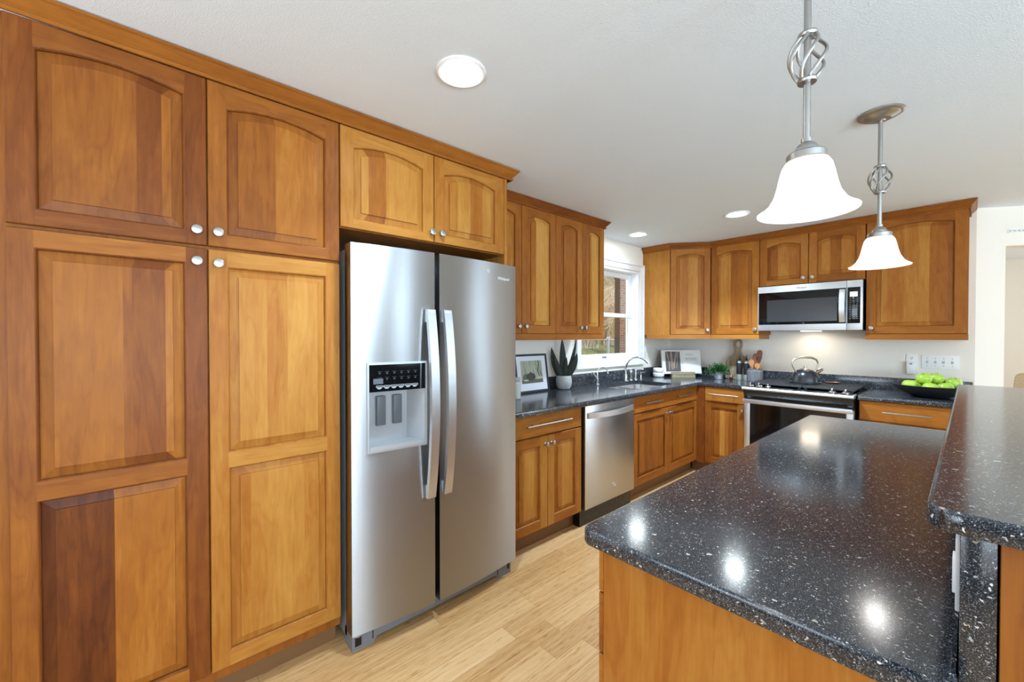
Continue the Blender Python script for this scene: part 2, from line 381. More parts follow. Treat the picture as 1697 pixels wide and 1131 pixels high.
def door(parent, fr, w, h, openings, knob=None, boards=None, tone=(.55, .5), t=.02, bw=.03):
    """openings: list of (a0,a1,b0,b1,rise). Five-piece door, raised panels. knob=(a,b)."""
    A, Z, N = fr.A, fr.Z, fr.N; e = .0025
    mb = MB()
    ops = sorted(openings, key=lambda o: o[2])
    a0, a1 = ops[0][0], ops[0][1]
    def top(o, a):
        k = (2 * (a - (o[0] + o[1]) / 2) / (o[1] - o[0])); return o[3] + o[4] * (1 - k * k)
    T1, T2 = tone
    for lo, hi in ((e, a0), (a1, w - e)):            # stiles
        mb.grain(Z, A, T1 + random.uniform(-.10, .10)); mb.quad(fr(lo, e, t), fr(hi, e, t), fr(hi, h - e, t), fr(lo, h - e, t))
    nseg = 14
    aa = [a0 + (a1 - a0) * i / nseg for i in range(nseg + 1)]
    prev = None
    mb.grain(A, Z, T2 + random.uniform(-.08, .08)); mb.quad(fr(a0, e, t), fr(a1, e, t), fr(a1, ops[0][2], t), fr(a0, ops[0][2], t))
    for k, o in enumerate(ops):                       # rails above each opening
        hi = ops[k + 1][2] if k + 1 < len(ops) else h - e
        mb.grain(A, Z, T2 + random.uniform(-.08, .08))
        for i in range(nseg):
            mb.quad(fr(aa[i], top(o, aa[i]), t), fr(aa[i + 1], top(o, aa[i + 1]), t), fr(aa[i + 1], hi, t), fr(aa[i], hi, t))
    mb.grain(Z, A, T1 - .03)
    r0 = [(0, 0), (w, 0), (w, h), (0, h)]; r1 = [(e, e), (w - e, e), (w - e, h - e), (e, h - e)]
    for i in range(4):
        j = (i + 1) % 4
        mb.grain(A if i % 2 == 0 else Z, Z if i % 2 == 0 else A, T1 - .02)
        mb.quad(fr(*r0[i], t - e), fr(*r0[j], t - e), fr(*r1[j], t), fr(*r1[i], t)); mb.quad(fr(*r0[i], 0), fr(*r0[j], 0), fr(*r0[j], t - e), fr(*r0[i], t - e))
    mb.quad(fr(0, 0, 0), fr(0, h, 0), fr(w, h, 0), fr(w, 0, 0))
    def path(o, ins):
        s0, s1 = o[0] + ins, o[1] - ins
        tp = [(s0 + (s1 - s0) * i / nseg, top(o, aa[i]) - ins) for i in range(nseg, -1, -1)]
        return [(s0, o[2] + ins), (s1, o[2] + ins)] + tp
    for o in ops:                                     # sticking
        ps = [(path(o, 0), t), (path(o, .003), t - .0008), (path(o, .006), t - .005), (path(o, .0065), t - .0105)]
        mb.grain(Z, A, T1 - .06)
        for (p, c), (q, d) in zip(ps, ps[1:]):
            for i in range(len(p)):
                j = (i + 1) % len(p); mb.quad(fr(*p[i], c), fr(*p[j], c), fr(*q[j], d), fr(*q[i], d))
    d = mb.build('door', WOOD, parent)
    for k, o in enumerate(ops):                       # raised panels
        bd = (boards[k] if boards and k < len(boards) and boards[k] else rnd_boards(o[1] - o[0]))
        pb = MB(); S = sum(f for f, _ in bd); cuts = [0]
        for f, _ in bd: cuts.append(cuts[-1] + f / S)
        def tone_at(u):
            for i in range(len(bd)):
                if u <= cuts[i + 1] + 1e-6: return bd[i][1]
            return bd[-1][1]
        us = sorted(set([round(i / 12, 5) for i in range(13)] + [round(c, 5) for c in cuts]))
        g0, g1 = .0065, .0065 + bw
        def pt(u, ins, bot, c):
            s0, s1 = o[0] + ins, o[1] - ins; a = s0 + (s1 - s0) * u; ao = o[0] + (o[1] - o[0]) * u
            return fr(a, o[2] + ins if bot else top(o, ao) - ins, c)
        cA, cB, cC = t - .0125, t - .0082, t - .0020
        rd = [random.random() for _ in bd]
        def spec(u, tn):
            i = max(i for i in range(len(bd)) if cuts[i] <= u + 1e-6) if u < 1 else len(bd) - 1
            pb.spec = (Z, A, tn, rd[i] * 5, rd[i])
        for u0, u1 in zip(us, us[1:]):
            um = (u0 + u1) / 2; tn = tone_at(um)
            spec(um, tn); pb.quad(pt(u0, g1, 1, cC), pt(u1, g1, 1, cC), pt(u1, g1, 0, cC), pt(u0, g1, 0, cC))
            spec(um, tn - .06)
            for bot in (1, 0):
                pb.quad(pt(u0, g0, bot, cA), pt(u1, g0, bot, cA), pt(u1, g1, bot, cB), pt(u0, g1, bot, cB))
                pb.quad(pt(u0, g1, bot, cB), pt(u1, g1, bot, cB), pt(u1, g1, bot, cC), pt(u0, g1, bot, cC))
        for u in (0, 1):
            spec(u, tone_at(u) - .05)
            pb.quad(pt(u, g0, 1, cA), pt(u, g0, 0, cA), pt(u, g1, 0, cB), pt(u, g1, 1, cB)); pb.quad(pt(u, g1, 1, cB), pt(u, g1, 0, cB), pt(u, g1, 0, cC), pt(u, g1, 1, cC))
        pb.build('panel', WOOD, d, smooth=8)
    if knob: make_knob(d, fr, knob[0], knob[1], t)
    return d

def make_knob(parent, fr, a, b, t):
    kb = MB(); kb.lathe([(.009, 0), (.006, .004), (.0055, .014), (.010, .017), (.0155, .019), (.0165, .022), (.0155, .0255), (.012, .0268), (.001, .0272)], fr(a, b, t), 20, fr.A, fr.Z, fr.N)
    kb.build('knob', NICK, parent)

def slab(parent, fr, w, h, tone, name='drawer_front', pulls=(), t=.02):
    mb = MB(); mb.grain(fr.A, fr.Z, tone); e = .005
    r = [[(0, 0), (w, 0), (w, h), (0, h)], [(e, e), (w - e, e), (w - e, h - e), (e, h - e)]]
    mb.quad(*[fr(*p, t) for p in r[1]])
    for i in range(4):
        j = (i + 1) % 4
        mb.quad(fr(*r[0][i], t - e * .7), fr(*r[0][j], t - e * .7), fr(*r[1][j], t), fr(*r[1][i], t)); mb.quad(fr(*r[0][i], 0), fr(*r[0][j], 0), fr(*r[0][j], t - e * .7), fr(*r[0][i], t - e * .7))
    mb.quad(*[fr(*p, 0) for p in reversed(r[0])])
    d = mb.build(name, WOOD, parent)
    for a0, a1, b in pulls:
        pb = MB(); pb.tube([fr(a0, b, t + .03), fr(a1, b, t + .03)], .0055, 10)
        for a in (a0 + (a1 - a0) * .16, a1 - (a1 - a0) * .16): pb.tube([fr(a, b, t - .001), fr(a, b, t + .031)], .0042, 8)
        pb.build('bar_pull', NICK, d)
    return d

def carcass(parent, pts, z0, z1, tone=.45, name='body', grain=(0, 0, 1), across=(1, 1, 0)):
    mb = MB(grain, across, tone); mb.prism(pts, lambda a, b, c: V((a, b, c)), z0, z1); return mb.build(name, WOOD, parent, smooth=0)
def rect(x0, x1, y0, y1): return [(x0, y0), (x1, y0), (x1, y1), (x0, y1)]
def wbox(parent, name, x0, x1, y0, y1, z0, z1, tone=.5, along=(0, 0, 1), across=(1, 1, 0), b=0.0, mat=None):
    mb = MB(along, across, tone); mb.box(x0, x1, y0, y1, z0, z1, b); return mb.build(name, mat or WOOD, parent)

# ------------------------------------------------------------------ the setting
def plane_box(name, boxes, mat, label, cat):
    mb = MB()
    for b in boxes: mb.box(*b)
    return struct(mb.build(name, mat, smooth=0), label, cat)
plane_box('floor', [(-.2, 7, -7, 5.5, -.12, 0)], FLOOR, 'light honey plank floor running between cabinets and island', 'floor')
plane_box('ceiling', [(-.2, 7, -7, 5.5, CEIL, CEIL + .12)], CEILM, 'off-white textured ceiling over the kitchen', 'ceiling')
WY0, WY1, WZ0, WZ1 = -1.725, -.695, 1.115, 2.075
plane_box('wall_left', [(-.14, 0, -7, WY0, 0, CEIL), (-.14, 0, WY1, .14, 0, CEIL), (-.14, 0, WY0, WY1, 0, WZ0), (-.14, 0, WY0, WY1, WZ1, CEIL)], WALLM, 'pale wall behind the sink with the window in it', 'wall')
plane_box('wall_back', [(0, 2.481, 0, .14, 0, CEIL)], WALLM, 'pale wall behind the range', 'wall')
# wall bending away to the right, with the doorway
WD = V((.8, .6, 0)); WN = V((.6, -.8, 0)); W0 = V((2.481, 0, 0))
def wd(t, d, z): return W0 + WD * t + WN * d + V((0, 0, z))
def wbx(mb, t0, t1, d0, d1, z0, z1):
    vs = [wd(t, d, z) for z in (z0, z1) for d in (d0, d1) for t in (t0, t1)]
    mb.add(vs, [(0, 2, 3, 1), (4, 5, 7, 6), (0, 1, 5, 4), (2, 6, 7, 3), (0, 4, 6, 2), (1, 3, 7, 5)])
mb = MB(); wbx(mb, 0, .185, -.12, 0, 0, CEIL); wbx(mb, .185, 1.15, -.12, 0, 2.06, CEIL); wbx(mb, 1.15, 2.6, -.12, 0, 0, CEIL)
struct(mb.build('wall_right', WALLM, smooth=0), 'pale angled wall with an open doorway right of the range wall', 'wall')
mb = MB(); wbx(mb, -.9, 3.2, -2.75, -2.63, 0, CEIL); struct(mb.build('wall_far', WALLD, smooth=0), 'beige wall of the room seen through the doorway', 'wall')
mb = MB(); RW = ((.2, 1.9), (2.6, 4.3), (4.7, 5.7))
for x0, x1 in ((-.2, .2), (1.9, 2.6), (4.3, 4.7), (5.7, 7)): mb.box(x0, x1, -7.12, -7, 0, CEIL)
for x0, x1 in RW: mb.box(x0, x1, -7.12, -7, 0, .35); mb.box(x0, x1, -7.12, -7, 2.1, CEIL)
struct(mb.build('wall_rear', mat_wall('rear_paint', srgb(120, 112, 102), 260, .12), smooth=0), 'pale wall behind the camera with three window openings', 'wall')  # unseen wall, kept dark to dim its reflection in the stone
def fill_lamp(x, y, sx, sy, rot, watts):  # area lamps added to fill the room, set inside the added windows
    ld = bpy.data.lights.new('daylight', 'AREA'); ld.shape = 'RECTANGLE'; ld.size = sx; ld.size_y = sy; ld.energy = watts; ld.color = (.66, .89, 1.10)
    lo = bpy.data.objects.new('daylight', ld); COL.objects.link(lo); lo.location = (x, y, 1.22); lo.rotation_euler = rot
for i, (x0, x1) in enumerate(RW):  # windows out of view, added for their light
    mb = MB()
    for a, b, c, d in ((x0, x0 + .05, .35, 2.1), (x1 - .05, x1, .35, 2.1), (x0 + .05, x1 - .05, .35, .4), (x0 + .05, x1 - .05, 2.05, 2.1)): mb.box(a, b, -7.1, -7.04, c, d)
    wn = struct(mb.build('window_%d' % (i + 7), WHITE, smooth=0), 'tall white framed window behind the camera, number %d' % (i + 1), 'window')
    gm = MB(); gm.box(x0 + .05, x1 - .05, -7.072, -7.068, .4, 2.05); gm.build('pane', GLASS, wn, smooth=0)  # pane of the added window
    fill_lamp((x0 + x1) / 2, -6.95, x1 - x0 - .1, 1.2, (math.radians(140), 0, 0), REAR_W)
# unseen dining side wall, tall window openings added to light the kitchen
mb = MB(); 
DWN = ((-6.6, -4.9), (-4.62, -3.62), (-2.42, -2.02), (1.28, 1.62), (2.0, 2.26))  # narrow openings placed to throw bright streaks on the fridge doors
ed = [-7] + [q for p in DWN for q in p] + [5.5]
for y0, y1 in zip(ed[::2], ed[1::2]): mb.box(6.0, 6.15, y0, y1, 0, CEIL)
for y0, y1 in DWN: mb.box(6.0, 6.15, y0, y1, 0, .35); mb.box(6.0, 6.15, y0, y1, 2.1, CEIL)
struct(mb.build('wall_dining', WALLM, smooth=0), 'pale wall of the dining side with five tall windows', 'wall')
for i, (y0, y1) in enumerate(DWN):  # windows out of view, added to light the kitchen
    mb = MB(); 
    for a, b, c, d in ((y0, y0 + .05, .35, 2.1), (y1 - .05, y1, .35, 2.1), (y0 + .05, y1 - .05, .35, .4), (y0 + .05, y1 - .05, 2.05, 2.1), ((y0 + y1) / 2 - .01, (y0 + y1) / 2 + .01, .4, 2.05)): mb.box(6.04, 6.1, a, b, c, d)
    wn = struct(mb.build('window_%d' % (i + 2), WHITE, smooth=0), 'tall white framed window on the dining side, number %d' % (i + 1), 'window')
    gm = MB(); gm.box(6.068, 6.072, y0 + .05, y1 - .05, .4, 2.05); gm.build('pane', GLASS, wn, smooth=0)  # pane of the added window
    if y1 - y0 > .9: fill_lamp(5.95, (y0 + y1) / 2, 1.2, y1 - y0 - .1, (0, math.radians(140), 0), SIDE_W)  # tilted up to brighten the ceiling
    else: fill_lamp(6.03, (y0 + y1) / 2, 1.65, y1 - y0 - .1, (0, PI / 2, 0), SLIT_W * (y1 - y0))

# ------------------------------------------------------------------ window over the sink
wr = thing('window_1', 'white double-hung window over the sink', 'window', (0, (WY0 + WY1) / 2, WZ0)); wr['kind'] = 'structure'
mb = MB(); cw = .085
def casing(mb, x0, x1, y0, y1, z0, z1, wd_):
    mb.box(x0, x1, y0, y0 + wd_, z0, z1, .004); mb.box(x0, x1, y1 - wd_, y1, z0, z1, .004); mb.box(x0, x1, y0 + wd_, y1 - wd_, z1 - wd_, z1, .004); mb.box(x0, x1, y0 + wd_, y1 - wd_, z0, z0 + wd_, .004)
casing(mb, .0005, .018, WY0 - .06, WY1 + .09, WZ0 - .055, WZ1 + .085, .075); casing(mb, .018, .028, WY0 - .06, WY1 + .09, WZ0 - .055, WZ1 + .085, .02)
mb.build('casing', WHITE, wr)
mb = MB(); casing(mb, -.14, .012, WY0 + .001, WY1 - .001, WZ0 + .001, WZ1 - .001, .018); casing(mb, -.14, -.122, WY0 + .019, WY1 - .019, WZ0 + .019, WZ1 - .019, .012); mb.build('jamb', WHITE, wr)
def sash(name, x0, x1, y0, y1, z0, z1, st, tr, br):
    mb = MB(); mb.box(x0, x1, y0, y0 + st, z0, z1, .004); mb.box(x0, x1, y1 - st, y1, z0, z1, .004); mb.box(x0, x1, y0 + st, y1 - st, z1 - tr, z1, .004); mb.box(x0, x1, y0 + st, y1 - st, z0, z0 + br, .004)
    s = mb.build(name, WHITE, wr)
    g = MB(); xm = (x0 + x1) / 2; g.box(xm - .002, xm + .002, y0 + st - .004, y1 - st + .004, z0 + br - .004, z1 - tr + .004); g.build('pane', GLASS, s, smooth=0); return s
sash('upper_sash', -.118, -.085, WY0 + .02, WY1 - .02, 1.575, WZ1 - .02, .04, .05, .04)
s = sash('lower_sash', -.078, -.04, WY0 + .02, WY1 - .02, WZ0 + .02, 1.615, .045, .042, .055)
mb = MB(); mb.box(-.0405, -.034, -1.305, -1.235, WZ0 + .03, WZ0 + .052, .002); mb.build('sash_lift', GRIL, s, label='small dark lift tab')

# ------------------------------------------------------------------ outdoors
LAWN = mat_noisy('lawn_grass', srgb(92, 112, 44), srgb(160, 162, 92), 3.0, .9, (1, 1, 1), 6, bump=.4)
mb = MB(); nx, ny = 24, 24; vs = []
for i in range(nx + 1):
    for j in range(ny + 1):
        x = -.2 - 17 * i / nx; y = -3 + 26 * j / ny
        z = -.5 + max(0, (-x - 1.5)) * .13 + .05 * math.sin(x * 2.1 + y) + .04 * math.sin(y * 1.7)
        vs.append((x, y, min(z, 1.1)))
mb.add(vs, [(i * (ny + 1) + j, i * (ny + 1) + j + 1, (i + 1) * (ny + 1) + j + 1, (i + 1) * (ny + 1) + j) for i in range(nx) for j in range(ny)])
tag(mb.build('lawn', LAWN), 'green lawn rising outside the sink window', 'lawn', kind='structure')
BRK = mat_brick(); mb = MB(); mb.box(-4.66, -4.5, 5.765, 6.9, -.3, 4.2)
pc = thing('brick_pier', 'brick pier outside the sink window', 'pier', (-4.6, 6.2, -.3)); mb.build('brickwork', BRK, pc)
mb = MB(); mb.box(-4.74, -4.46, 5.6, 6.94, 4.2, 4.3); mb.build('cap', plain('stone_cap', srgb(150, 142, 132), .8), pc)
mb = MB(); mb.box(-4.67, -4.505, 5.735, 5.764, -.3, 4.2); mb.build('corner_trim', plain('dark_trim', srgb(58, 44, 36), .7), pc)  # dark box paints in the shade on the pier's narrow face
GALV = plain('galvanised', srgb(168, 172, 176), .45, .6)
fc = thing('chain_link_fence', 'grey chain-link fence crossing the lawn', 'fence', (-6, 6.5, 0))
for y in (5.0, 7.3, 9.6, 11.9):
    mb = MB(); mb.lathe([(.05, -.1), (.05, 1.28), (.058, 1.28), (.058, 1.31), (.03, 1.35), (.001, 1.36)], (-6, y, 0), 10); mb.build('post', GALV, fc)
mb = MB(); mb.tube([(-6, 4.9, 1.25), (-6, 12, 1.25)], .02, 8); mb.build('top_rail', GALV, fc)
mb = MB(); n = 60
for k in range(-9, n):
    y = 5 + 7 * k / n
    for sgn in (1, -1):
        p0, p1 = V((-6, y if sgn > 0 else y + 1.05, .15)), V((-6, y + 1.05 if sgn > 0 else y, 1.25)); mb.tube([p0, p1], .0035, 4)
mb.build('wire_mesh', GALV, fc)
TWIG = mat_noisy('bare_twigs', srgb(150, 130, 108), srgb(222, 206, 182), 8, .9); HEDG = mat_noisy('hedge_green', srgb(92, 86, 68), srgb(176, 166, 140), 9, .95, bump=.6)
for i, (cx, cy, gz, h, sp, lab) in enumerate([(-9.0, 9.4, .9, 3.9, 1.9, 'bare arching shrub behind the fence, nearest the brick pier'), (-9.8, 12.6, 1.0, 4.6, 2.1, 'tall bare shrub left of the arching one'), (-11.0, 15.9, 1.0, 5.0, 2.2, 'bare shrub farthest left beyond the fence')]):
    t = thing('bare_shrub', lab, 'shrub', (cx, cy, gz), 0, 'bare shrubs beyond the fence'); mb = MB()
    for k in range(330):
        a = random.uniform(0, 2 * PI); r = sp * random.uniform(.25, 1); hh = h * random.uniform(.35, 1); b = V((cx + random.uniform(-.5, .5), cy + random.uniform(-.8, .8), gz - .05)); pts = []
        for q in range(6):
            u = q / 5; pts.append(b + V((math.cos(a) * r * u ** 1.6 + random.uniform(-.07, .07) * u, math.sin(a) * r * u ** 1.6 + random.uniform(-.07, .07) * u, hh * (u - .28 * u * u * u))))
        mb.tube(pts, [.022, .018, .014, .011, .008, .004], 3)
    mb.build('branches', TWIG, t, smooth=0)
mb = MB(); vs = []; nu, nv = 40, 14
for i in range(nu + 1):
    for j in range(nv + 1):
        y = 2 + 22 * i / nu; z = .8 + 7.5 * j / nv
        vs.append((-13.5 - .12 * (y - 12) + .5 * math.sin(y * 1.9 + j) + .35 * math.sin(z * 2.7 + i * 1.3) - .9 * (j / nv) ** 2, y, z))
mb.add(vs, [(i * (nv + 1) + j, i * (nv + 1) + j + 1, (i + 1) * (nv + 1) + j + 1, (i + 1) * (nv + 1) + j) for i in range(nu) for j in range(nv)])
ob = mb.build('hedge', HEDG); tag(ob, 'tall dull hedge filling the view behind the bare shrubs', 'hedge')
sm = ob.modifiers.new('depth', 'SOLIDIFY'); sm.thickness = .8

# ------------------------------------------------------------------ cabinets
YA = (0, 1, 0); XA = (1, 0, 0)
def L(y0, z0, x=.61): return Frame((x, y0, z0), YA)
def Bk(x0, z0, y=-.33): return Frame((x0, y, z0), XA)

# pantry
pt = thing('pantry_cabinet', 'tall pantry cabinet with four raised-panel doors, left of the fridge', 'cabinet', (.3, -4.6, 0))
carcass(pt, rect(.002, .6095, -5.10, -4.137), .10, 2.30, .38)
wbox(pt, 'toe_kick', .002, .55, -5.10, -4.137, 0, .099, mat=TOEK)
D_up = .595
door(pt, L(-5.064, 1.698), .462, D_up, [(.056, .402, .045, .521, .024)], (.432, .049), [[(.68, .36), (.23, .26), (.09, .42)]], (.30, .32))
door(pt, L(-4.598, 1.698), .459, D_up, [(.055, .405, .045, .512, .026)], (.028, .049), [[(.22, .36), (.23, .34), (.55, .50)]], (.38, .36))
door(pt, L(-5.064, .143), .462, 1.543, [(.053, .402, .055, .742, 0), (.053, .402, .797, 1.490, 0)], (.432, 1.494), [[(.46, .10), (.54, .50)], [(.55, .46), (.08, .38), (.30, .30), (.07, .52)]], (.27, .40))
door(pt, L(-4.598, .143), .459, 1.543, [(.055, .405, .055, .742, 0), (.055, .405, .797, 1.486, 0)], (.028, 1.492), [[(.12, .58), (.22, .66), (.46, .70), (.20, .64)], [(.33, .68), (.26, .60), (.41, .70)]], (.60, .62))
# cabinet over the fridge
fc_ = thing('fridge_cabinet', 'two-door cabinet above the refrigerator with tall side panel', 'cabinet', (.3, -3.66, 1.84))
carcass(fc_, rect(.002, .6095, -4.135, -3.198), 1.848, 2.30, .36)
wbox(fc_, 'side_panel', .002, .63, -3.196, -3.176, .002, 2.30, .60)
door(fc_, L(-4.133, 1.852), .464, .441, [(.055, .409, .038, .360, .028)], (.448, .046), [[(.12, .70), (.30, .46), (.58, .66)]], (.68, .62))
door(fc_, L(-3.664, 1.852), .466, .441, [(.055, .406, .045, .360, .030)], (.036, .048), [[(.18, .62), (.30, .72), (.30, .52), (.22, .66)]], (.60, .58))
# left wall cabinets
def lrail(p, pts, z0=1.344, z1=1.388, tone=.44):
    carcass(p, pts, z0, z1, tone, 'light_rail', (0, 1, 0), (0, 0, 1))
for y0, y1, ds, lab in ((-3.150, -2.437, [(-3.145, .351, .318), (-2.790, .352, .030)], 'two-door wall cabinet hung nearest the refrigerator, half behind it'), (-2.435, -1.816, [(-2.434, .316, .286), (-2.114, .292, .027)], 'two-door wall cabinet left of the window')):
    c = thing('wall_cabinet', lab, 'cabinet', (.16, (y0 + y1) / 2, 1.34)); carcass(c, rect(.002, .3295, y0, y1), 1.386, 2.305, .50)
    lrail(c, rect(.05, .352, y0, y1))
    for k, (a, wdt, kn) in enumerate(ds):
        f = [None, [[(.30, .46), (.70, .80)]], [[(1, .42), (.6, .46)]], [[(.25, .50), (.75, .78)]]][(0 if y0 < -3 else 2) + k]
        door(c, L(a, 1.392, .33), wdt, .906, [(.055, wdt - .055, .056, .828, .026)], (kn, .050), f, (.46, .42))
# corner wall cabinet (set across the corner)
P0 = V((.318, -.606, 0)); P1 = V((.640, -.350, 0)); dA = (P1 - P0).normalized(); dN = dA.cross(V((0, 0, 1)))
Q0 = P0 - dN * .02; Q1 = P1 - dN * .02
cc = thing('corner_cabinet', 'wall cabinet set diagonally across the corner right of the window', 'cabinet', (.25, -.25, 1.34))
carcass(cc, [(.002, -.602), (P0.x, -.602), (Q0.x + .004, Q0.y + .004), (Q1.x, Q1.y), (.636, -.34), (.636, -.002), (.002, -.002)], 1.386, 2.305, .62)
dl = (P1 - P0).length
lrail(cc, [(.05, -.606), (P0.x, -.608), (P1.x - .002, P1.y), (.636, -.02), (.05, -.02)], tone=.58)
door(cc, Frame((Q0.x + dA.x * .010, Q0.y + dA.y * .010, 1.392), dA), dl - .016, .906, [(.056, dl - .016 - .056, .056, .826, .024)], (dl - .045, .045), [[(.10, .6), (.30, .46), (.25, .62), (.2, .70), (.15, .5)]], (.50, .50))
# back wall cabinets
c = thing('wall_cabinet', 'single-door wall cabinet between the corner cabinet and the microwave', 'cabinet', (.87, -.17, 1.34))
carcass(c, rect(.642, 1.0945, -.3295, -.002), 1.386, 2.305, .5); lrail(c, rect(.642, 1.0945, -.352, -.05), tone=.56)
door(c, Bk(.645, 1.392), .447, .906, [(.055, .386, .056, .816, .030)], (.418, .046), [[(.38, .64), (.42, .44), (.20, .50)]], (.50, .52))
c = thing('wall_cabinet', 'short two-door wall cabinet above the microwave', 'cabinet', (1.486, -.17, 1.84)); carcass(c, rect(1.0965, 1.8775, -.3295, -.002), 1.842, 2.305, .45)
door(c, Bk(1.098, 1.846), .386, .452, [(.058, .332, .050, .366, .026)], (.352, .050), [[(.28, .40), (.42, .62), (.30, .50)]], (.50, .50))
door(c, Bk(1.488, 1.846), .386, .452, [(.058, .332, .060, .370, .026)], (.030, .050), [[(.30, .60), (.38, .44), (.32, .58)]], (.46, .46))
c = thing('wall_cabinet', 'wide single-door wall cabinet right of the microwave', 'cabinet', (2.16, -.17, 1.34)); carcass(c, rect(1.8795, 2.444, -.3295, -.002), 1.386, 2.305, .5)
lrail(c, rect(1.8795, 2.446, -.352, -.05), tone=.50)
door(c, Bk(1.882, 1.392), .558, .906, [(.056, .495, .056, .834, .026)], (.032, .046), [[(.10, .60), (.26, .54), (.22, .60), (.16, .66), (.26, .44)]], (.44, .50))

# crown mouldings, mitred runs
def crown(name, path, lab, z0=2.294, z1=2.352, tone=.42):
    prof = [(0, 0), (.007, 0), (.010, .004), (.010, .011), (.006, .015), (.006, .018), (.011, .022), (.020, .032), (.028, .041), (.030, .043), (.030, .046), (.037, .050), (.037, z1 - z0), (0, z1 - z0)]
    pts = [V((p[0], p[1], 0)) for p in path]; mb = MB()
    nrm = []
    for i in range(len(pts) - 1): d = (pts[i + 1] - pts[i]).normalized(); nrm.append(V((d.y, -d.x, 0)))
    rings = []
    for i, p in enumerate(pts):
        if i == 0: m = nrm[0]
        elif i == len(pts) - 1: m = nrm[-1]
        else: s_ = nrm[i - 1] + nrm[i]; m = s_ * (2 / s_.length_squared)
        rings.append([p + m * o + V((0, 0, z0 + h)) for o, h in prof])
    n = len(prof)
    for i in range(len(pts) - 1):
        d = (pts[i + 1] - pts[i]).normalized(); mb.grain(d, (0, 0, 1), tone + random.uniform(-.05, .05))
        mb.add(rings[i] + rings[i + 1], [(k, (k + 1) % n, n + (k + 1) % n, n + k) for k in range(n)])
    mb.add(rings[0], [tuple(range(n))]); mb.add(rings[-1], [tuple(range(n - 1, -1, -1))])
    tag(mb.build(name, WOOD, smooth=25), lab, 'moulding')
crown('crown_moulding', [(.631, -5.10), (.631, -3.143), (.40, -3.143)], 'wooden crown moulding over the pantry and refrigerator cabinets', tone=.40)
crown('crown_moulding', [(.351, -3.14), (.351, -1.815), (.003, -1.815)], 'wooden crown moulding over the wall cabinets left of the window', tone=.30)
crown('crown_moulding', [(.003, -.604), (P0.x, -.608), (P1.x, P1.y - .001), (2.446, -.351), (2.446, -.003)], 'wooden crown moulding running from the corner to the wide cabinet', tone=.36)

# base cabinets
def toe(p, x0, x1, y0, y1): wbox(p, 'toe_kick', x0, x1, y0, y1, 0, .109, mat=TOEK)
bc = thing('base_cabinet', 'base cabinet with drawer and two doors between refrigerator and dishwasher', 'cabinet', (.3, -2.8, 0))
carcass(bc, rect(.02, .5995, -3.16, -2.461), .11, .874, .42); toe(bc, .02, .54, -3.16, -2.461)
slab(bc, L(-3.157, .733, .60), .693, .139, .58, 'drawer', [(.135, .555, .076)])
door(bc, L(-3.157, .125, .60), .344, .600, [(.055, .279, .058, .545, 0)], (.322, .548), [[(.25, .56), (.6, .74), (.15, .6)]], (.56, .5))
door(bc, L(-2.810, .125, .60), .346, .600, [(.062, .284, .058, .545, 0)], (.036, .548), [[(.3, .58), (.5, .70), (.2, .6)]], (.58, .42))
sb = thing('sink_base_cabinet', 'base cabinet under the sink with two doors and a false drawer front', 'cabinet', (.3, -1.2, 0))
carcass(sb, rect(.54, .5995, -1.795, -.632), .11, .874, .42); carcass(sb, rect(.02, .54, -1.795, -.632), .11, .60, .42, 'back'); toe(sb, .02, .54, -1.795, -.58)
slab(sb, L(-1.792, .731, .60), 1.178, .141, .50, 'false_front', [(.148, .440, .074), (.72, 1.034, .076)])
door(sb, L(-1.792, .125, .60), .580, .598, [(.058, .530, .060, .546, 0)], (.552, .550), [[(.2, .38), (.3, .30), (.25, .42), (.25, .36)]], (.42, .34))
door(sb, L(-1.208, .125, .60), .594, .598, [(.056, .538, .060, .546, 0)], (.036, .548), [[(.3, .42), (.25, .50), (.25, .42), (.2, .48)]], (.44, .34))
cb = thing('base_cabinet', 'base cabinet with drawer and door left of the range', 'cabinet', (.85, -.3, 0))
carcass(cb, rect(.605, 1.070, -.6095, -.002), .11, .874, .42); wbox(cb, 'toe_kick', .541, 1.07, -.55, -.002, 0, .109, mat=TOEK)
wbox(cb, 'filler', .6005, .699, -.630, -.610, .11, .874, .26)
slab(cb, Bk(.702, .733, -.61), .364, .140, .58, 'drawer', [(.046, .318, .074)])
door(cb, Bk(.702, .125, -.61), .364, .602, [(.055, .300, .058, .552, 0)], (.340, .550), [[(.3, .46), (.25, .74), (.2, .58), (.25, .40)]], (.44, .40))
rb = thing('base_cabinet', 'base cabinet with wide drawer right of the range', 'cabinet', (2.17, -.3, 0))
carcass(rb, rect(1.880, 2.47, -.6095, -.002), .11, .874, .42); wbox(rb, 'toe_kick', 1.88, 2.47, -.55, -.002, 0, .109, mat=TOEK)
slab(rb, Bk(1.883, .725, -.61), .585, .147, .52, 'drawer', [(.137, .402, .074)])
door(rb, Bk(1.883, .125, -.61), .29, .592, [(.055, .235, .058, .540, 0)], (.262, .545)); door(rb, Bk(2.177, .125, -.61), .29, .592, [(.055, .235, .058, .540, 0)], (.028, .545))

